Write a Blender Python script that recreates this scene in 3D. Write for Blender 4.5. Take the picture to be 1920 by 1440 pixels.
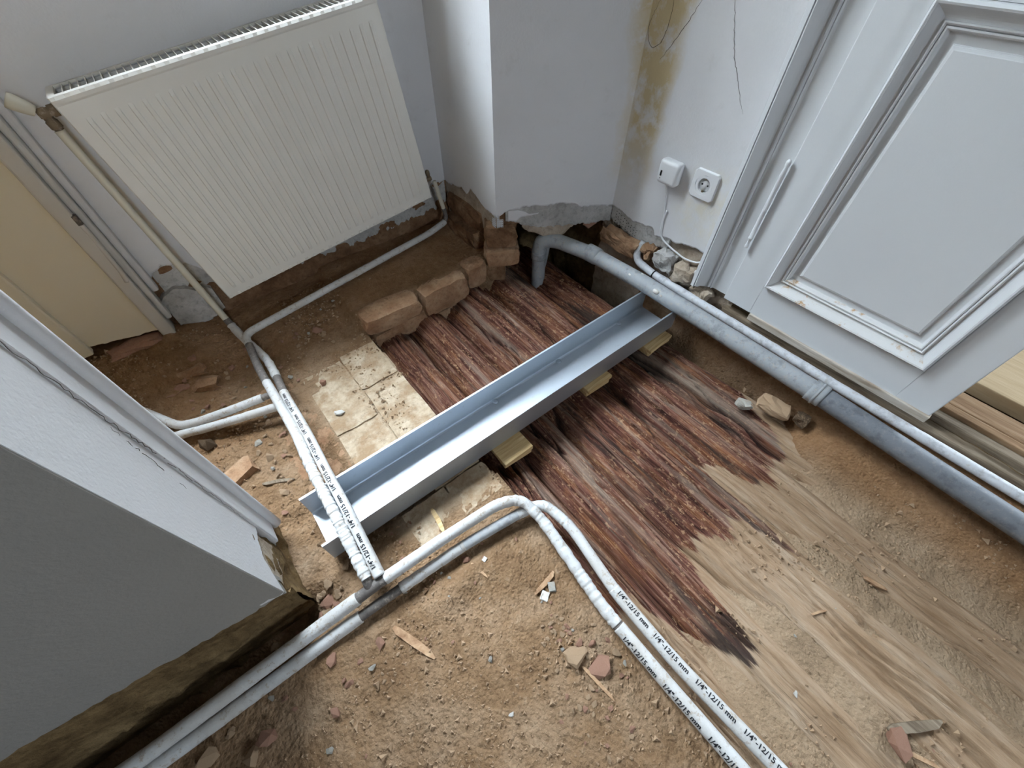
import bpy, bmesh, math, random
import numpy as np
from mathutils import Vector, Matrix

for o in list(bpy.data.objects):
    bpy.data.objects.remove(o, do_unlink=True)
scene = bpy.context.scene
COL = scene.collection
rad = math.radians

# ------------------------------------------------------------------ camera
cam_data = bpy.data.cameras.new('camera')
cam_data.sensor_fit = 'HORIZONTAL'
cam_data.sensor_width = 36.0
cam_data.lens = 36.0 * 762.5 / 1920.0
cam_data.clip_start = 0.02
cam = bpy.data.objects.new('camera', cam_data)
COL.objects.link(cam)
cam.location = (0, 0, 1.04)
cam.rotation_euler = (rad(90 - 51.28), 0, rad(51.4 - 90))
scene.camera = cam

# ------------------------------------------------------------------ daylight: an even overcast sky that enters through the window
world = bpy.data.worlds.new('sky')
scene.world = world
world.use_nodes = True
bg = world.node_tree.nodes['Background']
bg.inputs[0].default_value = (0.76, 0.88, 1.0, 1)
wn, wl = world.node_tree.nodes, world.node_tree.links
w_tc = wn.new('ShaderNodeTexCoord'); w_sp = wn.new('ShaderNodeSeparateXYZ'); w_mr = wn.new('ShaderNodeMapRange')
wl.new(w_tc.outputs['Generated'], w_sp.inputs[0]); wl.new(w_sp.outputs['Z'], w_mr.inputs['Value'])
# overcast sky: three times as bright overhead as at the horizon; dim ground below it
w_cv = wn.new('ShaderNodeFloatCurve')
w_mr.inputs['From Min'].default_value = -1.0; w_mr.inputs['From Max'].default_value = 1.0
wl.new(w_mr.outputs[0], w_cv.inputs['Value'])
cp = w_cv.mapping.curves[0].points
cp[0].location = (0, .10); cp[1].location = (1, 1)
for q in ((.49, .10), (.51, .333)):
    cp.new(*q)
for q in cp: q.handle_type = 'VECTOR'
w_cv.mapping.update()
w_ml = wn.new('ShaderNodeMath'); w_ml.operation = 'MULTIPLY'; w_ml.inputs[1].default_value = 24.0
wl.new(w_cv.outputs[0], w_ml.inputs[0]); wl.new(w_ml.outputs[0], bg.inputs[1])
# portals only tell the renderer where the sky can enter: the window above the radiator, the glazing of the cream door, an opening added behind the camera for fill, another added to brighten the next room
for loc, rot, sx, sy in (((0.23, 1.90, 2.01), (rad(-90), 0, 0), .74, 2.10), ((-.61, 1.90, 2.03), (rad(-90), 0, 0), .62, 2.06), ((-.2, -3.05, 1.80), (rad(90), 0, 0), .4, .6), ((3.35, -1.0, 1.5), (0, rad(90), 0), .75, .75)):
    portal = bpy.data.lights.new('sky_portal', 'AREA')
    portal.shape = 'RECTANGLE'
    portal.size, portal.size_y = sx, sy
    portal.cycles.is_portal = True
    po = bpy.data.objects.new('sky_portal', portal)
    COL.objects.link(po)
    po.location = loc
    po.rotation_euler = rot

vs = scene.view_settings
vs.view_transform = 'Standard'
vs.look = 'None'
vs.exposure = 2.18
vs.gamma = 1.0
vs.use_curve_mapping = False

# ------------------------------------------------------------------ helpers
def tag(o, label=None, cat=None, group=None, kind=None):
    if label: o['label'] = label
    if cat: o['category'] = cat
    if group: o['group'] = group
    if kind: o['kind'] = kind
    return o

def empty(name, loc=(0, 0, 0)):
    o = bpy.data.objects.new(name, None)
    o.empty_display_size = 0.05
    o.location = loc
    COL.objects.link(o)
    return o

def put(me, name, m=None, parent=None, smooth=False):
    o = bpy.data.objects.new(name, me)
    COL.objects.link(o)
    if m is not None:
        me.materials.append(m)
    if parent is not None:
        o.parent = parent
        bpy_par = Matrix.Translation(-parent.location) if parent.rotation_euler.to_matrix() == Matrix.Identity(3) else parent.matrix_basis.inverted()
        o.matrix_parent_inverse = bpy_par
    if smooth:
        me.polygons.foreach_set('use_smooth', [True] * len(me.polygons))
    return o

def raw(name, v, f, m=None, parent=None, smooth=False):
    me = bpy.data.meshes.new(name)
    me.from_pydata([tuple(map(float, p)) for p in v], [], [tuple(map(int, q)) for q in f])
    me.update()
    return put(me, name, m, parent, smooth)

def from_bm(bm, name, m=None, parent=None, smooth=False):
    bmesh.ops.recalc_face_normals(bm, faces=bm.faces)
    me = bpy.data.meshes.new(name)
    bm.to_mesh(me)
    bm.free()
    return put(me, name, m, parent, smooth)

def bbox(bm, x0, x1, y0, y1, z0, z1, bev=0.0, seg=2):
    r = bmesh.ops.create_cube(bm, size=1.0)
    vs_ = r['verts']
    for v in vs_:
        v.co = Vector((x0 + (v.co.x + .5) * (x1 - x0), y0 + (v.co.y + .5) * (y1 - y0), z0 + (v.co.z + .5) * (z1 - z0)))
    if bev > 0:
        es = list({e for v in vs_ for e in v.link_edges})
        bmesh.ops.bevel(bm, geom=es, offset=bev, segments=seg, affect='EDGES', profile=.5)

def box(name, x0, x1, y0, y1, z0, z1, m=None, parent=None, bev=0.0):
    bm = bmesh.new()
    bbox(bm, x0, x1, y0, y1, z0, z1, bev)
    return from_bm(bm, name, m, parent)

# vectorised value noise
def _h(ix, iy, seed):
    n = (ix.astype(np.int64) * 374761393 + iy.astype(np.int64) * 668265263 + seed * 974711) & 0xffffffff
    n = ((n ^ (n >> 13)) * 1274126177) & 0xffffffff
    return ((n ^ (n >> 16)) & 0xffff) / 65535.0

def vn(x, y, seed=0):
    x = np.asarray(x, float); y = np.asarray(y, float)
    ix = np.floor(x); iy = np.floor(y)
    fx = x - ix; fy = y - iy
    fx = fx * fx * (3 - 2 * fx); fy = fy * fy * (3 - 2 * fy)
    a = _h(ix, iy, seed); b = _h(ix + 1, iy, seed); c = _h(ix, iy + 1, seed); d = _h(ix + 1, iy + 1, seed)
    return (a * (1 - fx) + b * fx) * (1 - fy) + (c * (1 - fx) + d * fx) * fy

def fbm(x, y, seed=0, oct=4):
    s = 0; a = .5; t = 0
    for k in range(oct):
        s = s + a * vn(x * 2 ** k, y * 2 ** k, seed + k * 17); t += a; a *= .5
    return s / t            # 0..1

def sstep(a, b, x):
    t = np.clip((np.asarray(x, float) - a) / (b - a), 0, 1)
    return t * t * (3 - 2 * t)

def lathe(name, prof, p0, axis, m, parent=None, n=20, smooth=True):
    """prof: (distance along axis, radius)"""
    ax = Vector(axis).normalized(); p0 = Vector(p0)
    s = ax.orthogonal().normalized(); t = ax.cross(s)
    v = []; f = []
    for d, r in prof:
        for k in range(n):
            a = 2 * math.pi * k / n
            v.append(p0 + ax * d + (s * math.cos(a) + t * math.sin(a)) * max(r, 1e-5))
    for i in range(len(prof) - 1):
        for k in range(n):
            k2 = (k + 1) % n
            f.append((i * n + k, i * n + k2, (i + 1) * n + k2, (i + 1) * n + k))
    f.append(tuple(range(n))[::-1]); f.append(tuple(range((len(prof) - 1) * n, len(prof) * n)))
    bm = bmesh.new()
    bv = [bm.verts.new(p) for p in v]
    for q in f:
        bm.faces.new([bv[i] for i in q])
    o = from_bm(bm, name, m, parent, smooth)
    return o

def path(points, bend=0.03, step=0.004):
    """polyline with rounded corners, evenly sampled -> (N,3) array"""
    P = [np.array(p, float) for p in points]
    out = [P[0]]
    for i in range(1, len(P) - 1):
        a = P[i - 1] - P[i]; b = P[i + 1] - P[i]
        la = np.linalg.norm(a); lb = np.linalg.norm(b)
        d = min(bend, la * .45, lb * .45)
        A = P[i] + a / la * d; B = P[i] + b / lb * d
        for t in np.linspace(0, 1, 9):
            out.append((1 - t) ** 2 * A + 2 * t * (1 - t) * P[i] + t * t * B)
    out.append(P[-1])
    out = np.array(out)
    L = np.concatenate([[0], np.cumsum(np.linalg.norm(np.diff(out, axis=0), axis=1))])
    keep = np.concatenate([[True], np.diff(L) > 1e-7])
    out = out[keep]; L = L[keep]
    n = max(2, int(L[-1] / step))
    s = np.linspace(0, L[-1], n)
    return np.stack([np.interp(s, L, out[:, k]) for k in range(3)], 1)

def tube(name, C, r, m, parent=None, n=14, wr=0.0, seed=1, cap=True, freq=110.0, wfun=None):
    """C centre line; r radius; wr wrinkle amplitude (fraction)"""
    C = np.asarray(C, float)
    T = np.gradient(C, axis=0); T /= np.linalg.norm(T, axis=1)[:, None]
    s = np.concatenate([[0], np.cumsum(np.linalg.norm(np.diff(C, axis=0), axis=1))])
    ref = np.array([0, 0, 1.]) if abs(T[0][2]) < .9 else np.array([1., 0, 0])
    N = np.cross(T[0], ref); N /= np.linalg.norm(N)
    V = []
    for i in range(len(C)):
        N = N - T[i] * (N @ T[i]); N /= np.linalg.norm(N)
        B = np.cross(T[i], N)
        a = np.arange(n) * 2 * math.pi / n
        rr = np.full(n, float(r if np.isscalar(r) else r[i]))
        if wr:
            w = wr * (wfun(s[i]) if wfun else 1.0)
            rr = rr * (1 + w * (vn(np.full(n, s[i] * freq), np.sin(a) * .8 + 5, seed) - .5) * 2 + .12 * wr * (vn(np.full(n, s[i] * 40), np.cos(a) * 1.5 + 9, seed + 3) - .5) * 2)
        V.append(C[i] + (np.cos(a)[:, None] * N + np.sin(a)[:, None] * B) * rr[:, None])
    V = np.concatenate(V)
    F = []
    for i in range(len(C) - 1):
        for k in range(n):
            k2 = (k + 1) % n
            F.append((i * n + k, (i + 1) * n + k, (i + 1) * n + k2, i * n + k2))
    if cap:
        F.append(tuple(range(n))); F.append(tuple(range((len(C) - 1) * n, len(C) * n))[::-1])
    o = raw(name, V, F, m, parent, True)
    return o

def sub(C, a, b, step=.004):
    """part of a centre line between arc lengths a and b"""
    s = np.concatenate([[0], np.cumsum(np.linalg.norm(np.diff(C, axis=0), axis=1))])
    if b is None: b = s[-1]
    t = np.linspace(a, b, max(3, int((b - a) / step)))
    return np.stack([np.interp(t, s, C[:, k]) for k in range(3)], 1)

def plen(C):
    return float(np.linalg.norm(np.diff(C, axis=0), axis=1).sum())

def text_shape(body, size):
    cu = bpy.data.curves.new('lettering', 'FONT')
    cu.body = body; cu.size = size; cu.resolution_u = 2; cu.offset = size * .02
    ob = bpy.data.objects.new('lettering', cu)
    COL.objects.link(ob)
    dg = bpy.context.evaluated_depsgraph_get()
    me = bpy.data.meshes.new_from_object(ob.evaluated_get(dg))
    bm = bmesh.new(); bm.from_mesh(me)
    bmesh.ops.triangulate(bm, faces=bm.faces)
    for _ in range(4):                      # fine enough to bend round a pipe
        es = [e for e in bm.edges if e.calc_length() > size * .13]
        if not es: break
        bmesh.ops.subdivide_edges(bm, edges=es, cuts=1)
        bmesh.ops.triangulate(bm, faces=[q for q in bm.faces if len(q.verts) > 3])
    bm.verts.index_update()
    v = np.array([p.co[:] for p in bm.verts]); f = [tuple(q.index for q in p.verts) for p in bm.faces]
    bm.free()
    bpy.data.objects.remove(ob); bpy.data.curves.remove(cu); bpy.data.meshes.remove(me)
    return v, f

TXT_V, TXT_F = text_shape('1/4"-12/15 mm', 0.0135)
TXT_W = float(TXT_V[:, 0].max())

def print_on_pipe(C, r, s0, ang, m, parent, flip=False, wscale=1.0):
    """lettering wrapped on the surface of a pipe, starting at arc length s0"""
    if flip: C = C[::-1]
    s = np.concatenate([[0], np.cumsum(np.linalg.norm(np.diff(C, axis=0), axis=1))])
    T = np.gradient(C, axis=0); T /= np.linalg.norm(T, axis=1)[:, None]
    out = []
    for x, y, _ in TXT_V:
        t = s0 + x * wscale
        P = np.array([np.interp(t, s, C[:, k]) for k in range(3)])
        D = np.array([np.interp(t, s, T[:, k]) for k in range(3)]); D /= np.linalg.norm(D)
        side = np.cross([0, 0, 1.], D); side /= np.linalg.norm(side)
        up = np.cross(D, side)
        a = ang + (y - .0048) / r
        out.append(P + (r + .0008) * (math.cos(a) * up + math.sin(a) * side))
    return raw('printed_marking', out, TXT_F, m, parent)
# ------------------------------------------------------------------ materials
class NT:
    def __init__(self, name):
        self.m = bpy.data.materials.new(name)
        self.m.use_nodes = True
        self.t = self.m.node_tree
        self.b = self.t.nodes['Principled BSDF']
        self.tc = self.t.nodes.new('ShaderNodeTexCoord')
    def n(self, typ, **kw):
        nd = self.t.nodes.new(typ)
        for k, v in kw.items():
            setattr(nd, k, v)
        return nd
    def l(self, a, b):
        self.t.links.new(a, b)
    def set(self, nd, **kw):
        for k, v in kw.items():
            nd.inputs[k.replace('_', ' ')].default_value = v
    def co(self, scale=(1, 1, 1)):
        mp = self.n('ShaderNodeMapping')
        mp.inputs['Scale'].default_value = scale
        self.l(self.tc.outputs['Object'], mp.inputs[0])
        return mp.outputs[0]
    def noise(self, scale, detail=4, rough=.55, vec=None, dist=0.0):
        nd = self.n('ShaderNodeTexNoise')
        self.set(nd, Scale=scale, Detail=detail, Roughness=rough, Distortion=dist)
        self.l(vec if vec is not None else self.tc.outputs['Object'], nd.inputs['Vector'])
        return nd.outputs['Fac']
    def voro(self, scale, vec=None, feature='F1'):
        nd = self.n('ShaderNodeTexVoronoi', feature=feature)
        nd.inputs['Scale'].default_value = scale
        self.l(vec if vec is not None else self.tc.outputs['Object'], nd.inputs['Vector'])
        return nd.outputs['Distance']
    def ramp(self, fac, stops, interp='LINEAR'):
        nd = self.n('ShaderNodeValToRGB')
        cr = nd.color_ramp
        cr.interpolation = interp
        while len(cr.elements) < len(stops): cr.elements.new(.5)
        for e, (p, c) in zip(cr.elements, stops):
            e.position = p
            e.color = (c[0], c[1], c[2], 1) if not np.isscalar(c) else (c, c, c, 1)
        self.l(fac, nd.inputs[0])
        return nd.outputs[0]
    def mix(self, fac, a, b, mode='MIX'):
        nd = self.n('ShaderNodeMix', data_type='RGBA', blend_type=mode)
        for sock, v in ((nd.inputs[0], fac), (nd.inputs[6], a), (nd.inputs[7], b)):
            if hasattr(v, 'links') or isinstance(v, bpy.types.NodeSocket): self.l(v, sock)
            elif np.isscalar(v): sock.default_value = v
            else: sock.default_value = (v[0], v[1], v[2], 1)
        return nd.outputs[2]
    def math(self, op, a, b=None):
        nd = self.n('ShaderNodeMath', operation=op)
        for i, v in enumerate((a, b)):
            if v is None: continue
            if isinstance(v, bpy.types.NodeSocket): self.l(v, nd.inputs[i])
            else: nd.inputs[i].default_value = v
        return nd.outputs[0]
    def attr(self, name):
        nd = self.n('ShaderNodeAttribute', attribute_name=name)
        return nd.outputs['Fac']
    def pos(self):
        g = self.n('ShaderNodeNewGeometry')
        s = self.n('ShaderNodeSeparateXYZ')
        self.l(g.outputs['Position'], s.inputs[0])
        return s.outputs
    def bump(self, h, dist=.002, strength=1.0, prev=None):
        nd = self.n('ShaderNodeBump')
        self.set(nd, Distance=dist, Strength=strength)
        self.l(h, nd.inputs['Height'])
        if prev is not None: self.l(prev, nd.inputs['Normal'])
        return nd.outputs[0]
    def done(self, col=None, rough=None, normal=None, metal=0.0, spec=None):
        for k, v in (('Base Color', col), ('Roughness', rough), ('Normal', normal), ('Metallic', metal), ('Specular IOR Level', spec)):
            if v is None: continue
            if isinstance(v, bpy.types.NodeSocket): self.l(v, self.b.inputs[k])
            elif np.isscalar(v): self.b.inputs[k].default_value = v
            else: self.b.inputs[k].default_value = (v[0], v[1], v[2], 1)
        return self.m

def paint(name, c, rough=.5, var=.05, bump=.0006, scale=30, spec=.4):
    t = NT(name)
    n1 = t.noise(6, 5); n2 = t.noise(scale * 6, 3)
    col = t.mix(n1, tuple(x * (1 - var) for x in c), tuple(min(1, x * (1 + var)) for x in c))
    return t.done(col, rough, t.bump(n2, bump, .6), spec=spec)

def wall_paint():
    t = NT('white wall paint')
    n1 = t.noise(5, 6); n2 = t.noise(160, 4); n3 = t.noise(18, 5, .65)
    col = t.mix(n1, (.60, .595, .60), (.70, .69, .695))
    col = t.mix(t.ramp(n3, [(.60, 0), (.78, .35)]), col, (.5, .48, .46))
    # ochre damp stain running down the inner corner
    x, y, z = t.pos()
    dy = t.math('ABSOLUTE', t.math('SUBTRACT', y, .872))
    wob = t.math('MULTIPLY', t.math('SUBTRACT', t.noise(9, 4), .5), .11)
    band = t.math('SUBTRACT', .080, t.math('ADD', dy, wob))
    m1 = t.math('MULTIPLY', t.ramp(t.math('MULTIPLY', band, 22.0), [(0, 0), (.7, 1)]), t.ramp(n3, [(.36, .15), (.52, 1)]))
    hi = t.n('ShaderNodeMapRange'); t.l(z, hi.inputs[0])
    hi.inputs[1].default_value = .33; hi.inputs[2].default_value = .55
    onr = t.math('GREATER_THAN', x, 1.08)
    m1 = t.math('MULTIPLY', t.math('MULTIPLY', m1, hi.outputs[0]), onr)
    # faint yellowing round the power socket
    d2 = t.math('ADD', t.math('POWER', t.math('SUBTRACT', y, .57), 2), t.math('POWER', t.math('SUBTRACT', z, .40), 2))
    m2 = t.math('MULTIPLY', t.math('MULTIPLY', t.ramp(d2, [(0, .5), (.02, 0)]), t.ramp(n3, [(.35, 0), (.6, 1)])), onr)
    col = t.mix(t.math('MULTIPLY', m1, .85), col, (.53, .41, .20))
    col = t.mix(m2, col, (.66, .58, .40))
    return t.done(col, .75, t.bump(n2, .0012, .6, t.bump(n1, .004, .4)), spec=.25)

def masonry(name, a, b, c, soil=None):
    t = NT(name)
    n1 = t.noise(14, 6, .65); n2 = t.noise(60, 5, .7); v = t.voro(35)
    col = t.ramp(n1, [(.3, a), (.5, b), (.7, c)])
    col = t.mix(t.ramp(n2, [(.30, .45), (.5, 0)]), col, tuple(x * .4 for x in a))
    if soil:
        col = t.mix(t.ramp(t.noise(11, 5, .65), [(.46, 0), (.60, .85)]), col, soil)
    h = t.math('ADD', n2, t.math('MULTIPLY', v, .6))
    return t.done(col, .95, t.bump(h, .008, .9), spec=.1)

def dirt():
    t = NT('dusty rubble soil')
    n1 = t.noise(7, 6, .6); n2 = t.noise(48, 6, .7); n3 = t.noise(260, 3, .7); v = t.voro(130)
    col = t.ramp(n1, [(.28, (.17, .095, .048)), (.46, (.27, .165, .09)), (.62, (.34, .225, .137)), (.8, (.42, .31, .205))])
    col = t.mix(t.ramp(n2, [(.30, .75), (.48, 0)]), col, (.13, .075, .038))
    col = t.mix(t.ramp(n2, [(.58, 0), (.75, .55)]), col, (.50, .37, .25))
    col = t.mix(t.ramp(v, [(.05, .5), (.16, 0)]), col, (.46, .32, .22))
    col = t.mix(t.math('MULTIPLY', t.attr('pale'), .85), col, t.mix(n2, (.46, .34, .22), (.62, .50, .36)))
    col = t.mix(t.math('MULTIPLY', t.attr('rust'), .7), col, t.mix(n2, (.20, .10, .045), (.42, .235, .115)))
    h = t.math('ADD', t.math('MULTIPLY', n2, 1.3), t.math('ADD', t.math('MULTIPLY', n3, .35), t.math('MULTIPLY', v, -.5)))
    return t.done(col, .97, t.bump(h, .009, 1.0), spec=.08)

def log_mat():
    t = NT('weathered log wood')
    g = t.co((70, 3.2, 70)); g2 = t.co((230, 9, 230)); g3 = t.co((26, 5, 26))
    a = t.noise(1, 6, .7, g, .8); b = t.noise(1, 5, .75, g2, .4); c = t.noise(1, 5, .6, g3, .6)
    col = t.ramp(a, [(.30, (.012, .006, .004)), (.40, (.070, .024, .016)), (.50, (.170, .068, .046)), (.60, (.33, .175, .120)), (.72, (.56, .42, .32))])
    warm = t.ramp(c, [(.45, 0), (.68, .8)])
    col = t.mix(warm, col, t.ramp(b, [(.32, (.07, .020, .012)), (.50, (.26, .10, .042)), (.66, (.56, .29, .13))]))
    fl = t.math('MULTIPLY', t.ramp(t.noise(1, 4, .7, t.co((110, 60, 110))), [(.56, 0), (.62, 1)]), t.ramp(t.noise(9, 3), [(.40, 0), (.55, 1)]))
    col = t.mix(t.math('MULTIPLY', fl, .75), col, (.55, .33, .19))
    col = t.mix(t.ramp(b, [(.30, .9), (.38, 0)]), col, (.010, .006, .004))
    # pale grey weathered streaks
    st = t.ramp(t.noise(1, 5, .6, t.co((14, 1.1, 14))), [(.54, 0), (.68, .8)])
    col = t.mix(st, col, t.mix(b, (.20, .135, .095), (.52, .43, .34)))
    # blackened patches
    bk = t.ramp(t.noise(1, 4, .6, t.co((13, 2.2, 13)), .6), [(.60, 0), (.68, .85)])
    col = t.mix(bk, col, t.mix(b, (.016, .012, .010), (.075, .052, .042)))
    col = t.mix(t.math('MULTIPLY', t.attr('split_shade'), .9), col, (.008, .005, .004))  # near-black painted into the splits for their shade, besides the dark wood inside
    # dust lying on the unbrushed part
    dn = t.math('ADD', t.attr('dust'), t.math('MULTIPLY', t.math('SUBTRACT', t.noise(1, 5, .7, t.co((120, 9, 120))), .5), .9))
    dm = t.ramp(dn, [(.42, 0), (.58, 1)])
    dcol = t.ramp(t.noise(1, 6, .65, t.co((30, 6, 30))), [(.3, (.25, .155, .085)), (.5, (.37, .25, .155)), (.72, (.47, .355, .25))])
    dcol = t.mix(t.ramp(b, [(.28, .75), (.40, 0)]), dcol, (.11, .065, .035))
    dcol = t.mix(t.ramp(a, [(.30, .7), (.42, 0)]), dcol, (.12, .075, .042))
    col = t.mix(t.math('MULTIPLY', dm, .95), col, dcol)
    h = t.math('ADD', t.math('MULTIPLY', a, 1.0), t.math('MULTIPLY', b, .7))
    nb = t.n('ShaderNodeBump'); t.l(h, nb.inputs['Height'])
    nb.inputs['Distance'].default_value = .010
    t.l(t.math('SUBTRACT', 1.0, t.math('MULTIPLY', dm, .35)), nb.inputs['Strength'])
    return t.done(col, .85, nb.outputs[0], spec=.15)

def steel():
    t = NT('galvanised steel')
    n1 = t.noise(5, 5); n2 = t.noise(1, 4, .6, t.co((4, 120, 120))); n3 = t.noise(70, 3)
    col = t.mix(n1, (.47, .515, .56), (.56, .60, .645))
    col = t.mix(t.ramp(n3, [(.62, 0), (.75, .4)]), col, (.42, .42, .42))
    return t.done(col, t.ramp(n1, [(.3, .45), (.7, .58)]), t.bump(n2, .0004, .5), metal=.85)

def foam():
    t = NT('white pipe insulation')
    n1 = t.noise(22, 5, .65); n2 = t.noise(260, 3); n3 = t.noise(75, 5, .75)
    col = t.mix(n1, (.44, .43, .41), (.62, .62, .615))
    col = t.mix(t.ramp(n3, [(.55, 0), (.64, .75)]), col, (.32, .25, .18))
    col = t.mix(t.ramp(t.noise(10, 3), [(.45, 0), (.7, .35)]), col, (.40, .33, .25))
    return t.done(col, .7, t.bump(n2, .0008, .6, t.bump(n3, .002, .5)), spec=.3)

def drain(name, a, b, tan=.55):
    t = NT(name)
    n1 = t.noise(12, 6, .65); n2 = t.noise(90, 4, .7)
    col = t.mix(n1, a, b)
    col = t.mix(t.ramp(n2, [(.54, 0), (.66, tan)]), col, (.42, .36, .30))
    col = t.mix(t.ramp(t.noise(26, 5, .7), [(.52, 0), (.64, .5)]), col, tuple(x * .5 for x in a))
    return t.done(col, .6, t.bump(n2, .0012, .5), spec=.35)

def pine():
    t = NT('fresh pine')
    g = t.noise(1, 4, .6, t.co((8, 150, 150)), .5)
    col = t.ramp(g, [(.3, (.45, .28, .11)), (.55, (.62, .44, .22)), (.75, (.70, .54, .31))])
    return t.done(col, .6, t.bump(g, .0006, .6), spec=.3)

def rough_wood(name, cs, sc=(6, 60, 60)):
    t = NT(name)
    g = t.noise(1, 5, .65, t.co(sc), .5)
    return t.done(t.ramp(g, [(.3, cs[0]), (.5, cs[1]), (.72, cs[2])]), .85, t.bump(g, .003, .7), spec=.15)

def stone(name, a, b):
    t = NT(name)
    n1 = t.noise(30, 5, .65); n2 = t.noise(160, 4, .7)
    col = t.mix(n1, a, b)
    col = t.mix(t.ramp(n2, [(.5, 0), (.7, .55)]), col, (.40, .28, .18))
    return t.done(col, .95, t.bump(n2, .003, .7), spec=.1)

def worn_paint(name, c, under, lo=.60, hi=.66, scale=38, rough=.45, extra=None):
    """paint chipped down to what is under it"""
    t = NT(name)
    n1 = t.noise(6, 4); n2 = t.noise(scale, 6, .7)
    col = t.mix(n1, tuple(x * .94 for x in c), c)
    chip = t.ramp(n2, [(lo, 0), (hi, 1)])
    col = t.mix(chip, col, under)
    return t.done(col, rough, t.bump(t.math('SUBTRACT', 1.0, chip), .0012, .7), spec=.35)

WALL = wall_paint()
GREYWALL_SHADED = paint('grey wall plaster darkened for shade', (.29, .275, .252), .85, .10, .002, 20, .2)  # grey made darker to stand for the shade on the left wall face
CREAM = worn_paint('cream gloss paint', (.78, .72, .58), (.20, .14, .09), .74, .77, 60)
TRIMPAINT = worn_paint('chipped white trim paint', (.64, .62, .58), (.16, .11, .08), .70, .73, 45)
DOORPAINT = paint('white door paint', (.67, .68, .69), .38, .03, .0004, 40, .45)
DOORWORN = worn_paint('rubbed white door paint', (.68, .675, .66), (.50, .31, .15), .56, .66, 26, .5)
RADPAINT = paint('cream white radiator enamel', (.70, .675, .62), .38, .05, .0003, 40, .45)
RADRIM = worn_paint('chipped radiator enamel', (.66, .63, .57), (.22, .13, .07), .71, .75, 60)
MASON = masonry('dusty brown masonry', (.12, .062, .032), (.21, .115, .062), (.32, .20, .115))
MASONDARK = masonry('damp ochre masonry', (.085, .052, .024), (.18, .118, .056), (.30, .205, .10))
MORTAR = masonry('grey mortar', (.36, .345, .32), (.46, .445, .42), (.54, .525, .50))
MORTARTAN = masonry('crumbling tan mortar', (.30, .235, .17), (.43, .35, .27), (.52, .45, .37))
BRICK = masonry('dusty brick', (.26, .135, .072), (.36, .215, .125), (.46, .31, .195))
BRICKPALE = masonry('dust covered paver', (.38, .28, .18), (.48, .375, .26), (.56, .46, .34), (.32, .21, .12))
DIRT = dirt()
LOG = log_mat()
STEEL = steel()
FOAM = foam()
FOAMGREY = drain('grey foil pipe sleeve', (.30, .31, .32), (.46, .47, .47))
FITTING = drain('tarnished pipe fitting', (.075, .065, .06), (.20, .175, .155))
BRASS = drain('dirty brass', (.13, .095, .055), (.26, .19, .12))
PIPEPAINT = worn_paint('cream pipe paint', (.62, .58, .47), (.30, .2, .12), .70, .74, 70)
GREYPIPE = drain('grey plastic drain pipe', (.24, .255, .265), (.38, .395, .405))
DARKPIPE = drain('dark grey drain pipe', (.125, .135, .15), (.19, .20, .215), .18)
PALEPIPE = drain('pale grey conduit', (.50, .51, .53), (.62, .63, .65))
PINE = pine()
OLDWOOD = rough_wood('grey old timber', [(.09, .065, .042), (.19, .145, .10), (.30, .245, .18)], (60, 5, 60))
SILLWOOD = rough_wood('worn threshold wood', [(.20, .11, .055), (.34, .21, .115), (.46, .32, .20)], (50, 5, 50))
STRIPWOOD = rough_wood('bare weather strip wood', [(.30, .235, .175), (.48, .42, .35), (.60, .55, .49)], (60, 5, 60))
FLOORBOARD = rough_wood('tan floor board', [(.46, .33, .19), (.54, .40, .24), (.60, .46, .29)], (50, 4, 50))
STICK = rough_wood('dry wood splinter', [(.22, .12, .065), (.38, .235, .135), (.52, .36, .22)], (40, 40, 40))
STONE_P = stone('pink brick rubble', (.27, .135, .09), (.40, .23, .165))
STONE_T = stone('tan mortar rubble', (.32, .21, .125), (.44, .31, .20))
STONE_G = stone('grey mortar rubble', (.30, .285, .25), (.44, .42, .37))
STONE_W = stone('white plaster crumb', (.58, .55, .50), (.72, .70, .66))
STONE_D = stone('dark soil clod', (.055, .035, .02), (.12, .08, .05))
PLASTIC = paint('white plastic', (.70, .70, .705), .35, .01, .0001, 30, .5)
DARK = paint('black recess', (.012, .012, .012), .6, .02, .0001, 30, .2)
INK = paint('black ink', (.015, .015, .018), .6, .02, .0001, 30, .2)
CRACK = paint('dark hairline crack', (.10, .085, .07), .9, .1, .0005, 30, .1)
METALBEAD = paint('zinc corner bead', (.52, .53, .54), .5, .08, .0005, 30, .4)
ROOMWHITE = paint('room wall white', (.34, .325, .30), .85, .02, .001, 20, .2)
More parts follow.
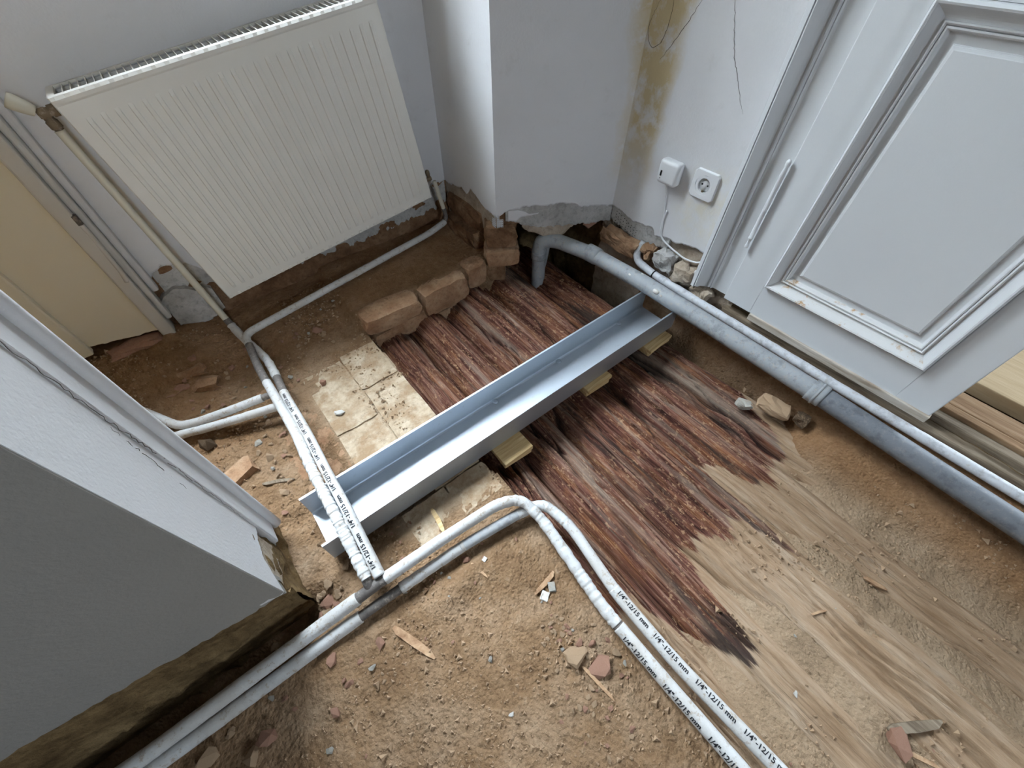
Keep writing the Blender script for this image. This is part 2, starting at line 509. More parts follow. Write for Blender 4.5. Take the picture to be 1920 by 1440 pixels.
# ------------------------------------------------------------------ ground height (z of soil at x, y)
def ground(x, y, fine=True):
    x = np.asarray(x, float); y = np.asarray(y, float)
    big = fbm(x * 5 + 3, y * 5 + 7, 11, 4) - .5
    z = .010 * big
    # ledge of masonry below the radiator
    led = sstep(1.150, 1.185, y) * sstep(.225, .26, x) + sstep(1.15, 1.42, y) * (1 - sstep(.225, .26, x)) * .55
    z = z + .058 * np.clip(led, 0, 1) + .02 * sstep(1.3, 1.5, y)
    # rubble slope towards the cream door on the left
    rub = sstep(-.12, -.36, x) * sstep(.95, 1.35, y)
    z = z + rub * (.05 + .03 * (fbm(x * 16, y * 22, 5, 3) - .4))
    z = z + .012 * sstep(-.12, -.2, x) * sstep(.6, .8, y) * (1 - sstep(.95, 1.0, y))
    # trench along the foot of the left wall
    tr = np.exp(-((y - .425) / .045) ** 2) * sstep(-.16, -.28, x)
    z = z - .075 * tr
    # small mounds beside the lower pipes
    z = z + .022 * np.exp(-(((x - .05) / .09) ** 2 + ((y - .255) / .035) ** 2))
    z = z + .012 * np.exp(-(((x - .17) / .05) ** 2 + ((y - .20) / .05) ** 2))
    z = z + .008 * np.exp(-(((x - .15) / .07) ** 2 + ((y + .04) / .09) ** 2))
    # the opened bay with the logs
    edge = .262 + .030 * sstep(.5, .42, y) + .012 * (fbm(y * 9, y * 0 + 2, 3, 3) - .5)
    inside = sstep(edge - .002, edge + .006, x) * np.maximum(sstep(1.20, 1.17, y), sstep(.90, .94, x))
    dusty = sstep(.10, -.30, y - .16 * sstep(.9, 1.12, x) + .10 * (fbm(x * 9, y * 3, 8, 3) - .5))
    bay = -.17 + dusty * .118
    bay = bay + sstep(1.00, 1.16, x) * sstep(.12, -.05, y) * .085 * (1 - .2 * fbm(x * 20, y * 20, 4, 3))
    z = z * (1 - inside) + inside * (bay + .006 * big)
    # ledge along the door wall that carries the conduit
    lr = sstep(1.158, 1.176, x + .012 * (fbm(x * 14, y * 14, 6, 3) - .5)) * sstep(.74, .66, y)
    z = z * (1 - lr) + lr * (.092 + .012 * (fbm(x * 30, y * 30, 9, 3) - .5))
    # dark void under the corner pier
    vd = sstep(.70, .76, y) * sstep(1.17, 1.2, x) + sstep(1.19, 1.24, y) * sstep(.90, .94, x)
    z = z * (1 - np.clip(vd, 0, 1)) - .17 * np.clip(vd, 0, 1)
    pm = sstep(-.02, .0, x) * sstep(.264, .25, x) * sstep(.48, .52, y) * sstep(1.05, .95, y)
    z = z * (1 - pm) + pm * (-.0025 + .3 * z)
    # bed pressed flat where the channel rests
    fl0 = sstep(-.27, -.19, x) * sstep(.45, .485, y) * sstep(.68, .645, y) * sstep(.30, .27, x)
    z = z * (1 - fl0) + np.minimum(z, -.010) * fl0
    if fine:
        fl = 1 - .75 * sstep(-.05, 0.0, x) * sstep(.36, .42, y) * sstep(1.15, 1.1, y) * (1 - inside)
        z = z + fl * (.009 * (fbm(x * 45, y * 45, 21, 4) - .5) + .0035 * (vn(x * 190, y * 190, 33) - .5))
    return z

def gz(x, y):
    return float(ground(np.array([x]), np.array([y]))[0])

# ------------------------------------------------------------------ floor of soil
def build_floor():
    xs = np.arange(-1.0, 1.2351, .006); ys = np.arange(-.80, 1.5601, .006)
    X, Y = np.meshgrid(xs, ys)
    Z = ground(X, Y)
    nx, ny = len(xs), len(ys)
    me = bpy.data.meshes.new('floor')
    V = np.stack([X.ravel(), Y.ravel(), Z.ravel()], 1)
    i = np.arange((nx - 1) * (ny - 1)); r = i // (nx - 1); c = i % (nx - 1); a = r * nx + c
    F = np.stack([a, a + 1, a + nx + 1, a + nx], 1)
    me.from_pydata(V.tolist(), [], F.tolist())
    me.update()
    x, y = V[:, 0], V[:, 1]
    wob = .05 * (fbm(x * 8, y * 8, 41, 4) - .5)
    pale = sstep(-.03, .02, x + wob) * sstep(.40, .46, y + wob) * sstep(1.08, .98, y + wob) * sstep(.30, .27, x)
    pale = pale * (.55 + .9 * (fbm(x * 14, y * 14, 43, 4) - .3))
    pale = np.maximum(pale, .38 * sstep(.25, .40, x) * sstep(.1, -.2, y) * (1 - .9 * sstep(.98, 1.1, x)))
    rust = sstep(1.02, 1.10, x) * sstep(.15, 0, y) * sstep(1.2, 1.16, x)
    rust = np.maximum(rust, .75 * sstep(1.18, 1.28, y))
    rust = np.maximum(rust, .55 * sstep(-.12, -.25, x) * sstep(.85, 1.0, y))
    rust = np.maximum(rust, .9 * sstep(1.16, 1.18, x))
    for nm, arr in (('pale', np.clip(pale, 0, 1)), ('rust', np.clip(rust, 0, 1))):
        at = me.attributes.new(nm, 'FLOAT', 'POINT')
        at.data.foreach_set('value', arr.astype(np.float32))
    o = put(me, 'floor', DIRT, None, True)
    return tag(o, 'bare tan soil and rubble bed with an opened bay of logs', None, None, 'structure')
FLOOR = build_floor()

def rock_rough(name, x0, x1, y0, y1, z0, z1, m, parent, seed, amp=.008, rot=0.0, cuts=3, flat=False):
    """block with broken, uneven faces"""
    bm = bmesh.new()
    bbox(bm, x0, x1, y0, y1, z0, z1)
    bmesh.ops.subdivide_edges(bm, edges=bm.edges, cuts=cuts, use_grid_fill=True)
    c = Vector(((x0 + x1) / 2, (y0 + y1) / 2, (z0 + z1) / 2)); hx, hy, hz = (x1 - x0) / 2, (y1 - y0) / 2, (z1 - z0) / 2
    for v in bm.verts:
        d = v.co - c
        e = sorted((abs(d.x) / hx, abs(d.y) / hy, abs(d.z) / hz))
        k = 1 - (.06 if not flat else .02) * max(0, e[1] - .4) / .6 - (.08 if not flat else 0) * max(0, e[0] - .4) / .6
        p = c + d * k
        n1 = float(vn(p.x * 55 + seed * 3.1, p.y * 55 + p.z * 71, seed)) - .5
        n2 = float(vn(p.y * 55 + seed * 1.7, p.x * 48 + p.z * 83, seed + 1)) - .5
        n3 = float(vn(p.x * 60 + seed, p.y * 60, seed + 2)) - .5
        v.co = p + Vector((n1, n2, n3 * (.25 if flat else 1))) * amp * 2
    if rot:
        bmesh.ops.rotate(bm, verts=bm.verts, cent=Vector((c.x, c.y, 0)), matrix=Matrix.Rotation(rot, 3, 'Z'))
    return from_bm(bm, name, m, parent)

def rock_slab(name, x0, x1, y0, y1, z0, z1, m, parent, seed, jit=.004, rot=0.0):
    """rough-edged brick or paver, 44 triangles or so"""
    rnd = random.Random(seed)
    bm = bmesh.new()
    bbox(bm, x0, x1, y0, y1, z0, z1, min(x1 - x0, y1 - y0, z1 - z0) * .12, 1)
    for v in bm.verts:
        v.co += Vector((rnd.uniform(-jit, jit), rnd.uniform(-jit, jit), rnd.uniform(-jit, jit) * .5))
    if rot:
        c = Vector(((x0 + x1) / 2, (y0 + y1) / 2, 0))
        bmesh.ops.rotate(bm, verts=bm.verts, cent=c, matrix=Matrix.Rotation(rot, 3, 'Z'))
    return from_bm(bm, name, m, parent)

# pavers left of the bay, most of them under dust
pv = 0
for (x0, x1, y0, y1) in ((-.012, .122, .815, 1.10), (.125, .254, .932, 1.115), (-.010, .123, .52, .811), (.126, .260, .652, .929), (.126, .274, .49, .649), (.02, .152, .385, .487), (.155, .278, .385, .487), (-.15, -.016, .70, .97), (-.148, -.016, .973, 1.14)):
    pv += 1
    pale = y0 < .95 and x0 > -.1
    rock_rough('paver', x0, x1, y0, y1, -.035, (.0012 if pale else -.001) + .0009 * (pv % 3), BRICKPALE if pale else BRICK, FLOOR, 100 + pv, .003, 0, 5, True)
# brick course that edges the bay under the radiator
for k, (x0, x1, y0, y1, z0, z1) in enumerate(((.250, .478, 1.135, 1.235, -.005, .064), (.486, .700, 1.148, 1.24, -.05, .060), (.706, .80, 1.165, 1.25, -.03, .066),
                                              (.264, .50, 1.146, 1.24, -.085, -.012), (.51, .79, 1.158, 1.24, -.13, -.056))):
    rock_rough('brick', x0, x1, y0, y1, z0, z1, BRICK, FLOOR, 140 + k, .0045, rad(-1.5 if k == 0 else 1), 4)
# courses of broken brick on the rubble slope below the cream door
for k, (x, y, z, w, d, h, r) in enumerate(((-.372, 1.462, .098, .15, .06, .035, 3), (-.345, 1.436, .06, .15, .055, .034, -4), (-.40, 1.40, .045, .12, .05, .03, 6), (-.31, 1.36, .05, .13, .05, .03, -8),
                                           (-.38, 1.33, .04, .11, .05, .03, 4), (-.29, 1.30, .045, .12, .05, .028, -3), (-.34, 1.26, .035, .10, .05, .028, 9), (-.255, 1.235, .035, .075, .05, .026, -12), (-.265, .862, .012, .085, .062, .035, 14))):
    rock_slab('brick', x - w / 2, x + w / 2, y - d / 2, y + d / 2, z - h, z + h * .45, BRICK if k % 3 else STONE_P, FLOOR, 160 + k, .008, rad(r)) if k == 8 else rock_rough('brick', x - w / 2, x + w / 2, y - d / 2, y + d / 2, z - h, z + h * .45, BRICK if k % 3 else STONE_P, FLOOR, 160 + k, .009, rad(r))

# ------------------------------------------------------------------ wall builders
def rough_face(bm_list, A, B, z0, z1, n, amp, seed, step=.010):
    """uneven vertical masonry face from A to B (plan), displaced along n"""
    A = np.array(A, float); B = np.array(B, float); n = np.array(n, float)
    L = np.linalg.norm(B - A)
    us = np.linspace(0, L, max(2, int(L / step))); zs = np.linspace(z0, z1, max(2, int((z1 - z0) / step)))
    U, Z = np.meshgrid(us, zs)
    D = amp * (fbm(U * 22 + seed, Z * 34 + seed * 3, seed, 4) - .35) * 2
    P = A[None, None] + (B - A)[None, None] * (U / L)[..., None] + n[None, None] * D[..., None]
    base = len(bm_list[0])
    nu, nz = len(us), len(zs)
    bm_list[0].extend(np.stack([P[..., 0].ravel(), P[..., 1].ravel(), Z.ravel()], 1).tolist())
    for j in range(nz - 1):
        for i in range(nu - 1):
            a = base + j * nu + i
            bm_list[1].append((a, a + 1, a + nu + 1, a + nu))

def plaster(name, A, B, ztop, bottom, thick, n, m, parent, seed, rag=.010, step=.004):
    """coat of plaster with a broken lower edge; bottom = [(u, z)...] along A->B"""
    A = np.array(A, float); B = np.array(B, float); n = np.array(n, float); n /= np.linalg.norm(n)
    L = np.linalg.norm(B - A)
    u = np.linspace(0, L, int(L / step) + 2)
    zb = np.interp(u, [p[0] for p in bottom], [p[1] for p in bottom])
    zb = zb + rag * (fbm(u * 40, u * 0 + seed, seed, 4) - .5) * 2 + rag * .5 * (vn(u * 160, u * 0 + 3, seed) - .5)
    zt = np.full_like(u, ztop) if np.isscalar(ztop) else np.interp(u, [p[0] for p in ztop], [p[1] for p in ztop]) + rag * (fbm(u * 40, u * 0 + seed + 9, seed + 5, 4) - .5) * 2
    P = A[None] + (B - A)[None] * (u / L)[:, None]
    Q = P + n[None] * thick
    N = len(u)
    V = np.concatenate([np.c_[Q, zt], np.c_[Q, zb + .006], np.c_[Q - n[None] * thick * .3, zb], np.c_[P - n[None] * .02, zb + .012], np.c_[P - n[None] * .02, zt]])
    F = []
    for k in range(4):
        for i in range(N - 1):
            F.append((k * N + i, k * N + i + 1, (k + 1) * N + i + 1, (k + 1) * N + i))
    F.append((0, N, 2 * N, 3 * N, 4 * N)); F.append((N - 1, 5 * N - 1, 4 * N - 1, 3 * N - 1, 2 * N - 1))
    bm = bmesh.new()
    bv = [bm.verts.new(p) for p in V]
    for q in F:
        bm.faces.new([bv[i] for i in q])
    # close the top
    for i in range(N - 1):
        bm.faces.new([bv[4 * N + i], bv[4 * N + i + 1], bv[i + 1], bv[i]])
    return from_bm(bm, name, m, parent)

def crack(pts, w, parent, m=CRACK, seed=1, n=(0, 0, 0)):
    """hairline crack: thin ragged sliver following points"""
    C = path(pts, .02, .006)
    rnd = random.Random(seed)
    C = C + np.array([[rnd.uniform(-.0015, .0015) for _ in range(3)] for _ in C]) * (1 - np.abs(np.array(n)))
    r = np.array([w * (.25 + .75 * math.sin(math.pi * min(1, max(0, (i + .5) / len(C)))) * rnd.uniform(.6, 1.2)) for i in range(len(C))])
    return tube('crack', C, r, m, parent, 5)

ZT = 3.35
# --- wall with the window above the radiator (faces -Y)
YB = 1.545
bm = bmesh.new()
bbox(bm, -3.0, -.92, YB, 1.98, -.2, ZT); bbox(bm, -.30, -.14, YB, 1.98, -.2, ZT); bbox(bm, .60, 1.6, YB, 1.98, -.2, ZT)
bbox(bm, -.14, .60, YB, 1.98, -.3, .955); bbox(bm, -.14, .60, YB, 1.98, 3.06, ZT)
bbox(bm, -.92, -.30, YB, 1.98, -.3, .99); bbox(bm, -.92, -.30, YB, 1.98, 3.06, ZT)
WB = tag(from_bm(bm, 'wall_back', ROOMWHITE), 'white wall behind the radiator with bare masonry at its foot', kind='structure')
vf = ([], [])
rough_face(vf, (-1.0, YB - .004), (.90, YB - .004), -.02, .34, (0, -1), .010, 3)
raw('bare_masonry', vf[0], vf[1], MASON, WB, True)
plaster('plaster', (-.27, YB - .004), (.90, YB - .004), .955, [(0, .235), (.03, .23), (.05, .255), (.085, .285), (.13, .27), (.2, .215), (.32, .20), (.5, .17), (.75, .19), (.95, .20), (1.08, .245), (1.17, .25)], .011, (0, -1), WALL, WB, 5, .012)
plaster('grey_render', (-.22, YB - .004), (.86, YB - .004), .31, [(0, .125), (.06, .115), (.16, .14), (.3, .125), (.6, .115), (.85, .13), (1.08, .14)], .005, (0, -1), MORTAR, WB, 9, .016)
plaster('mortar_patch', (-.245, YB - .010), (-.10, YB - .012), [(0, .19), (.06, .2), (.145, .16)], [(0, .05), (.07, .04), (.145, .07)], .02, (0, -1), MORTAR, WB, 12, .012)
# --- window: deep reveal, sill board, casement
W1 = tag(empty('window_1', (.35, 1.8, .955)), 'tall white casement window in a deep reveal above the radiator', kind='structure')
box('window_sill', -.14, .60, 1.515, 1.80, .957, .985, TRIMPAINT, W1, .004)
box('window_frame', -.139, -.09, 1.80, 1.86, .986, 3.059, TRIMPAINT, W1, .003)
box('window_frame', .55, .599, 1.80, 1.86, .986, 3.059, TRIMPAINT, W1, .003)
box('window_frame', -.089, .549, 1.80, 1.86, .986, 1.036, TRIMPAINT, W1, .003)
box('window_frame', -.089, .549, 1.80, 1.86, 3.009, 3.059, TRIMPAINT, W1, .003)
box('mullion', .21, .25, 1.80, 1.86, 1.037, 3.008, TRIMPAINT, W1, .003)
tg = NT('window glass')
mx = tg.n('ShaderNodeMixShader'); tr = tg.n('ShaderNodeBsdfTransparent'); gl = tg.n('ShaderNodeBsdfGlossy')
gl.inputs['Roughness'].default_value = .02
mx.inputs[0].default_value = .06
tg.l(tr.outputs[0], mx.inputs[1]); tg.l(gl.outputs[0], mx.inputs[2])
tg.l(mx.outputs[0], tg.t.nodes['Material Output'].inputs['Surface'])
box('pane', -.0885, .2095, 1.828, 1.832, 1.037, 3.008, tg.m, W1)
box('pane', .2505, .5485, 1.828, 1.832, 1.037, 3.008, tg.m, W1)

# --- corner pier: left face (X = .86), slanting front, down to a hole
PX = .858
Apt, Bpt = np.array((.850, 1.158)), np.array((1.234, .928))
dch = (Bpt - Apt) / np.linalg.norm(Bpt - Apt); nch = np.array((dch[1], -dch[0]))
nch = nch if nch[1] < 0 else -nch
bm = bmesh.new()
poly = [(.872, 1.544), (.866, 1.172), tuple(Apt + dch * .02 - nch * .016), tuple(Bpt - nch * .016), (1.60, .93), (1.60, 1.544)]
lo = [bm.verts.new((p[0], p[1], .205)) for p in poly]; hi = [bm.verts.new((p[0], p[1], ZT)) for p in poly]
bm.faces.new(lo); bm.faces.new(hi)
for i in range(6):
    bm.faces.new((lo[i], lo[(i + 1) % 6], hi[(i + 1) % 6], hi[i]))
WC = tag(from_bm(bm, 'wall_corner', MASON), 'white plastered corner pier with broken lower edge over a dark hole', kind='structure')
LL = 1.544 - 1.158
plaster('plaster', (.872, 1.544), tuple(Apt + np.array((.010, 0))), ZT, [(0, .245), (.04, .24), (.14, .262), (.18, .25), (.21, .285), (.27, .262), (.32, .245), (.386, .243)], .012, (-1, 0), WALL, WC, 21, .008)
plaster('bare_plaster', (.874, 1.544), (.862, 1.165), .30, [(0, .10), (.12, .105), (.2, .12), (.28, .15), (.379, .17)], .006, (-1, 0), MORTARTAN, WC, 22, .010)
Lc = float(np.linalg.norm(Bpt - Apt))
A2 = Apt - nch * .012; B2 = Bpt - nch * .012
plaster('plaster', A2, B2, ZT, [(0, .243), (.02, .25), (.05, .268), (.14, .278), (.17, .27), (.24, .28), (.345, .262), (.40, .262), (.45, .255)], .012, nch, WALL, WC, 23, .008)
plaster('grey_mortar', A2 + dch * .035, B2, .30, [(0, .222), (.05, .212), (.09, .196), (.2, .186), (.3, .188), (.37, .194), (.415, .196)], .006, nch, MORTAR, WC, 24, .009)
plaster('white_skim', A2 + dch * .045, A2 + dch * .16, [(0, .262), (.05, .264), (.08, .248), (.115, .25)], [(0, .225), (.03, .222), (.05, .235), (.115, .243)], .0085, nch, WALL, WC, 26, .004)
plaster('crumbling_mortar', A2 + dch * .10 - nch * .022, A2 + dch * .315 - nch * .022, .22, [(0, .185), (.03, .163), (.06, .155), (.09, .140), (.12, .134), (.16, .138), (.19, .165), (.215, .186)], .024, nch, MORTARTAN, WC, 25, .007)
plaster('loose_flake', A2 + dch * .345 - nch * .016, A2 + dch * .40 - nch * .016, .21, [(0, .175), (.025, .160), (.055, .18)], .012, nch, STONE_P, WC, 27, .004)
# perforated corner bead at the front edge
bm = bmesh.new()
bead_pts = []
for k in range(2):
    d = np.array((0, 1.0)) if k == 0 else dch
    nn = np.array((-1.0, 0)) if k == 0 else nch
    o0 = Apt + nn * .0025 + (np.array((0.0, 0)) if k == 0 else 0)
    for r in range(10):
        for c in range(3):
            u0 = .001 + c * .008; z0 = .168 + r * .0085
            # each cell is a thin ring plate round a square hole
            def P(du, dz): return Vector((*(o0 + d * (u0 + du)), z0 + dz))
            outer = [P(0, 0), P(.008, 0), P(.008, .0085), P(0, .0085)]
            inner = [P(.0025, .0025), P(.0055, .0025), P(.0055, .006), P(.0025, .006)]
            if r > 7 and c > 0 or (r == 0 and c == 2): continue
            vo = [bm.verts.new(p) for p in outer]; vi = [bm.verts.new(p) for p in inner]
            for i in range(4):
                bm.faces.new((vo[i], vo[(i + 1) % 4], vi[(i + 1) % 4], vi[i]))
from_bm(bm, 'corner_bead', METALBEAD, WC)
# stones of the pier under the plaster
for k, (x0, x1, y0, y1, z0, z1, m) in enumerate(((.825, .950, 1.135, 1.235, .112, .204, MASON), (.815, .958, 1.122, 1.235, .038, .110, BRICK), (.825, .92, 1.165, 1.28, -.05, .034, MASON), (.815, .90, 1.27, 1.50, .05, .13, MASON), (.848, .93, 1.26, 1.52, .12, .21, MASON))):
    rock_rough('stone', x0, x1, y0, y1, z0, z1, m, WC, 200 + k, .006, rad(-31 if k < 3 else 0), 4)
# back of the void
vf = ([], [])
rough_face(vf, (.93, 1.40), (1.62, 1.36), -.3, .22, (0, -1), .015, 31, .02)
rough_face(vf, (1.262, .93), (1.30, 1.40), -.3, .22, (-1, 0), .015, 33, .02)
rough_face(vf, (.94, 1.20), (.94, 1.41), -.2, .22, (1, 0), .01, 32, .02)
raw('bare_masonry', vf[0], vf[1], MASONDARK, WC, True)

# --- wall with the double door (faces -X)
XR = 1.23
bm = bmesh.new()
bbox(bm, XR + .014, 1.46, .50, 1.10, .27, ZT)
bbox(bm, XR + .014, 1.46, -3.0, -.93, -.2, ZT)
bbox(bm, XR + .014, 1.46, -.93, .50, 2.25, ZT)
WR = tag(from_bm(bm, 'wall_right', ROOMWHITE), 'white wall with the panelled door, power socket and ochre damp stain', kind='structure')
plaster('plaster', (XR + .012, .935), (XR + .012, .495), 2.25, [(0, .257), (.05, .252), (.11, .24), (.18, .25), (.2, .255), (.215, .232), (.26, .24), (.33, .25), (.40, .262), (.44, .262)], .012, (-1, 0), WALL, WR, 51, .007)
plaster('grey_mortar', (XR + .012, .93), (XR + .012, .66), .30, [(0, .205), (.06, .19), (.1, .185), (.15, .165), (.2, .16), (.23, .19), (.27, .20)], .007, (-1, 0), MORTAR, WR, 52, .009)
vf = ([], [])
rough_face(vf, (XR + .022, .97), (XR + .022, .37), -.3, .30, (-1, 0), .012, 53, .008)
raw('bare_masonry', vf[0], vf[1], MORTARTAN, WR, True)
vf = ([], [])
rough_face(vf, (XR + .030, .40), (XR + .030, -.95), -.2, .13, (-1, 0), .012, 54, .010)
raw('bare_masonry', vf[0], vf[1], MASONDARK, WR, True)
# dotted holes of the plaster key on the mortar
bm = bmesh.new()
rnd = random.Random(5)
for r in range(5):
    for c in range(9):
        y = .905 - c * .013 + rnd.uniform(-.002, .002); z = .245 - r * .012 - c * .0035 + rnd.uniform(-.002, .002)
        if z < .175: continue
        bmesh.ops.create_circle(bm, cap_ends=True, radius=.0019, segments=6, matrix=Matrix.Translation((XR + .003, y, z)) @ Matrix.Rotation(rad(90), 4, 'Y'))
from_bm(bm, 'key_holes', DARK, WR)
crack([(XR - .0005, .776, .86), (XR - .0005, .817, .783), (XR - .0005, .864, .715)], .0007, WR, seed=2, n=(1, 0, 0))
crack([(XR - .0005, .705, .88), (XR - .0005, .653, .765), (XR - .0005, .60, .687), (XR - .0005, .574, .652)], .0006, WR, seed=3, n=(1, 0, 0))
crack([(XR - .0005, .905, .84), (XR - .0005, .932, .775), (XR - .0005, .905, .73), (XR - .0005, .868, .755), (XR - .0005, .862, .82), (XR - .0005, .87, .88)], .0006, WR, seed=4, n=(1, 0, 0))
for k, (x0, x1, y0, y1, z0, z1, m) in enumerate(((1.185, 1.235, .60, .675, .150, .215, MORTAR), (1.19, 1.24, .52, .59, .14, .20, MORTARTAN), (1.195, 1.24, .44, .51, .12, .16, MORTARTAN), (1.19, 1.24, .69, .74, .16, .20, BRICK), (1.18, 1.235, .76, .93, .13, .19, BRICK))):
    rock_rough('stone', x0, x1, y0, y1, z0, z1, m, WR, 230 + k, .010, 0, 4)

# --- end of the partition on the left (faces +X and -Y)
bm = bmesh.new()
bbox(bm, -3.0, -.260, .446, .585, -.1, ZT)
WL = tag(from_bm(bm, 'wall_left', MASONDARK), 'partition wall end with a cracked white reveal and a shaded grey face', kind='structure')
plaster('plaster', (-.26, .4240), (-.258, .585), ZT, [(0, .15), (.06, .19), (.11, .185), (.165, .16)], .022, (1, 0), WALL, WL, 61, .006)
plaster('reveal_mortar', (-.258, .44), (-.256, .56), .24, [(0, .125), (.05, .10), (.09, .09), (.12, .09)], .015, (1, 0), MORTARTAN, WL, 62, .006)
plaster('shaded_plaster', (-3.0, .51), (-.2385, .437), ZT, [(0, .29), (1.9, .27), (2.3, .245), (2.52, .21), (2.772, .155)], .016, (-.026, -1), GREYWALL_SHADED, WL, 63, .010, .008)
plaster('render_edge', (-3.0, .519), (-.242, .446), .33, [(0, .25), (1.9, .225), (2.3, .195), (2.52, .165), (2.768, .125)], .016, (-.026, -1), GREYWALL_SHADED, WL, 64, .010, .008)
vf = ([], [])
rough_face(vf, (-1.6, .492), (-.24, .455), -.12, .30, (0, -1), .028, 65, .012)
rough_face(vf, (-.245, .45), (-.245, .66), -.12, .25, (1, 0), .012, 66, .012)
raw('bare_masonry', vf[0], vf[1], MASONDARK, WL, True)
# white casing board with a bead on the far side of the partition
TR2 = tag(empty('trim_2', (-.235, .62, .05)), 'white painted casing board with beaded edge on the partition end', kind='structure')
bm = bmesh.new()
bbox(bm, -.285, -.232, .576, .648, .075, ZT, .003)
from_bm(bm, 'casing_board', WALL, TR2)
tube('casing_bead', np.array([(-.230, .640, z) for z in np.linspace(.05, ZT, 30)]), .0125, WALL, TR2, 14)
plaster('casing_foot', (-.272, .575), (-.272, .640), .12, [(0, .06), (.04, .045), (.07, .05)], .03, (1, 0), MORTAR, TR2, 67, .004)
cz = [.20, .33, .47, .60, .70, .80, .88]
crack([(-.2335, .574 + .004 * ((i * 7) % 3 - 1), z) for i, z in enumerate(cz)], .0005, WL, seed=7, n=(0, 0, 0))
crack([(-.2365, .545, .42), (-.2362, .556, .5), (-.236, .565, .58)], .0005, WL, seed=8)

# --- cream double door at the far left
D2 = tag(empty('door_2', (-.5, 1.47, .12)), 'cream glazed door with solid lower panel and chipped frame left of the radiator', kind='structure')
plaster('panel', (-1.05, 1.505), (-.285, 1.505), 1.0, [(0, .13), (.5, .135), (.58, .14), (.70, .118), (.765, .11)], .03, (0, -1), CREAM, D2, 71, .004)
box('pane', -.90, -.298, 1.49, 1.494, 1.002, 2.98, tg.m, D2)
box('top_rail', -1.0, -.297, 1.462, 1.535, 2.98, 3.06, CREAM, D2, .004)
box('frame_post', -.297, -.262, 1.462, 1.535, .055, 3.06, TRIMPAINT, D2, .005)
box('frame_moulding', -.262, -.244, 1.486, 1.535, .13, 2.25, TRIMPAINT, D2, .006)
box('frame_moulding', -.244, -.224, 1.505, 1.535, .22, 2.25, WALL, D2, .007)
box('meeting_stile', -.515, -.468, 1.458, 1.489, .125, 2.98, CREAM, D2, .006)
box('frame_foot', -.289, -.262, 1.455, 1.50, .046, .066, TRIMPAINT, D2, .003)
tube('latch_bolt', path([(-.262, 1.468, .475), (-.262, 1.468, .44), (-.265, 1.466, .33), (-.271, 1.466, .30)], .01), .0065, TRIMPAINT, D2, 10)
tube('latch_bolt_tip', path([(-.262, 1.468, .475), (-.262, 1.468, .500)], .01), .0075, FITTING, D2, 10)

# --- unseen rest of the room, and a wall added outside to block low sky
tag(box('wall_sky_blocker', -14, 14, 11.5, 12.0, -9, 10.4, ROOMWHITE), 'added unseen wall opposite the window that blocks low sky', kind='structure')
tag(box('ceiling', -3.0, 3.4, -3.0, 1.98, ZT, ZT + .1, ROOMWHITE), 'plain white ceiling above the room', kind='structure')
bm = bmesh.new()
bbox(bm, -3.1, -.4, -3.1, -3.0, -.2, ZT); bbox(bm, 0, 1.46, -3.1, -3.0, -.2, ZT); bbox(bm, -.4, 0, -3.1, -3.0, -.2, 1.5); bbox(bm, -.4, 0, -3.1, -3.0, 2.1, ZT)  # small opening added to let in fill light
tag(from_bm(bm, 'wall_rear', ROOMWHITE), 'plain white wall behind the photographer', kind='structure')
tag(box('wall_far', -3.1, -3.0, -3.0, 1.98, -.2, ZT, ROOMWHITE), 'plain white wall at the far left of the room', kind='structure')
bm = bmesh.new()
bbox(bm, 3.3, 3.4, -3.0, -1.375, -.2, ZT); bbox(bm, 3.3, 3.4, -.625, 1.98, -.2, ZT); bbox(bm, 3.3, 3.4, -1.375, -.625, -.2, 1.125); bbox(bm, 3.3, 3.4, -1.375, -.625, 1.875, ZT); bbox(bm, 1.46, 3.3, -3.1, -3.0, -.2, ZT); bbox(bm, 1.60, 3.3, .93, 1.02, -.2, ZT)  # square opening added to brighten the next room
tag(from_bm(bm, 'wall_hall', ROOMWHITE), 'plain white walls of the next room', kind='structure')
bm = bmesh.new()
bbox(bm, -3.0, 1.24, -3.0, -.79, -.25, -.02); bbox(bm, -3.0, -.99, -.79, 1.54, -.25, -.02)
bbox(bm, -1.0, 1.6, -.8, 1.56, -.30, -.26)
tag(from_bm(bm, 'floor', DIRT), 'bare soil floor continuing behind the photographer', kind='structure')
# ------------------------------------------------------------------ panelled door (left leaf) and its architrave
D1 = tag(empty('door_1', (1.23, .09, .162)), 'white panelled door leaf with raised centre panel above the drain pipe', kind='structure')
DX = 1.219            # face of the leaf
YL, YR_ = .398, -.211 # hinge edge, lock edge
PZ0, PZ1, PZ2, PZ3 = .270, .910, 1.06, 2.02
PYL, PYR = .304, -.128

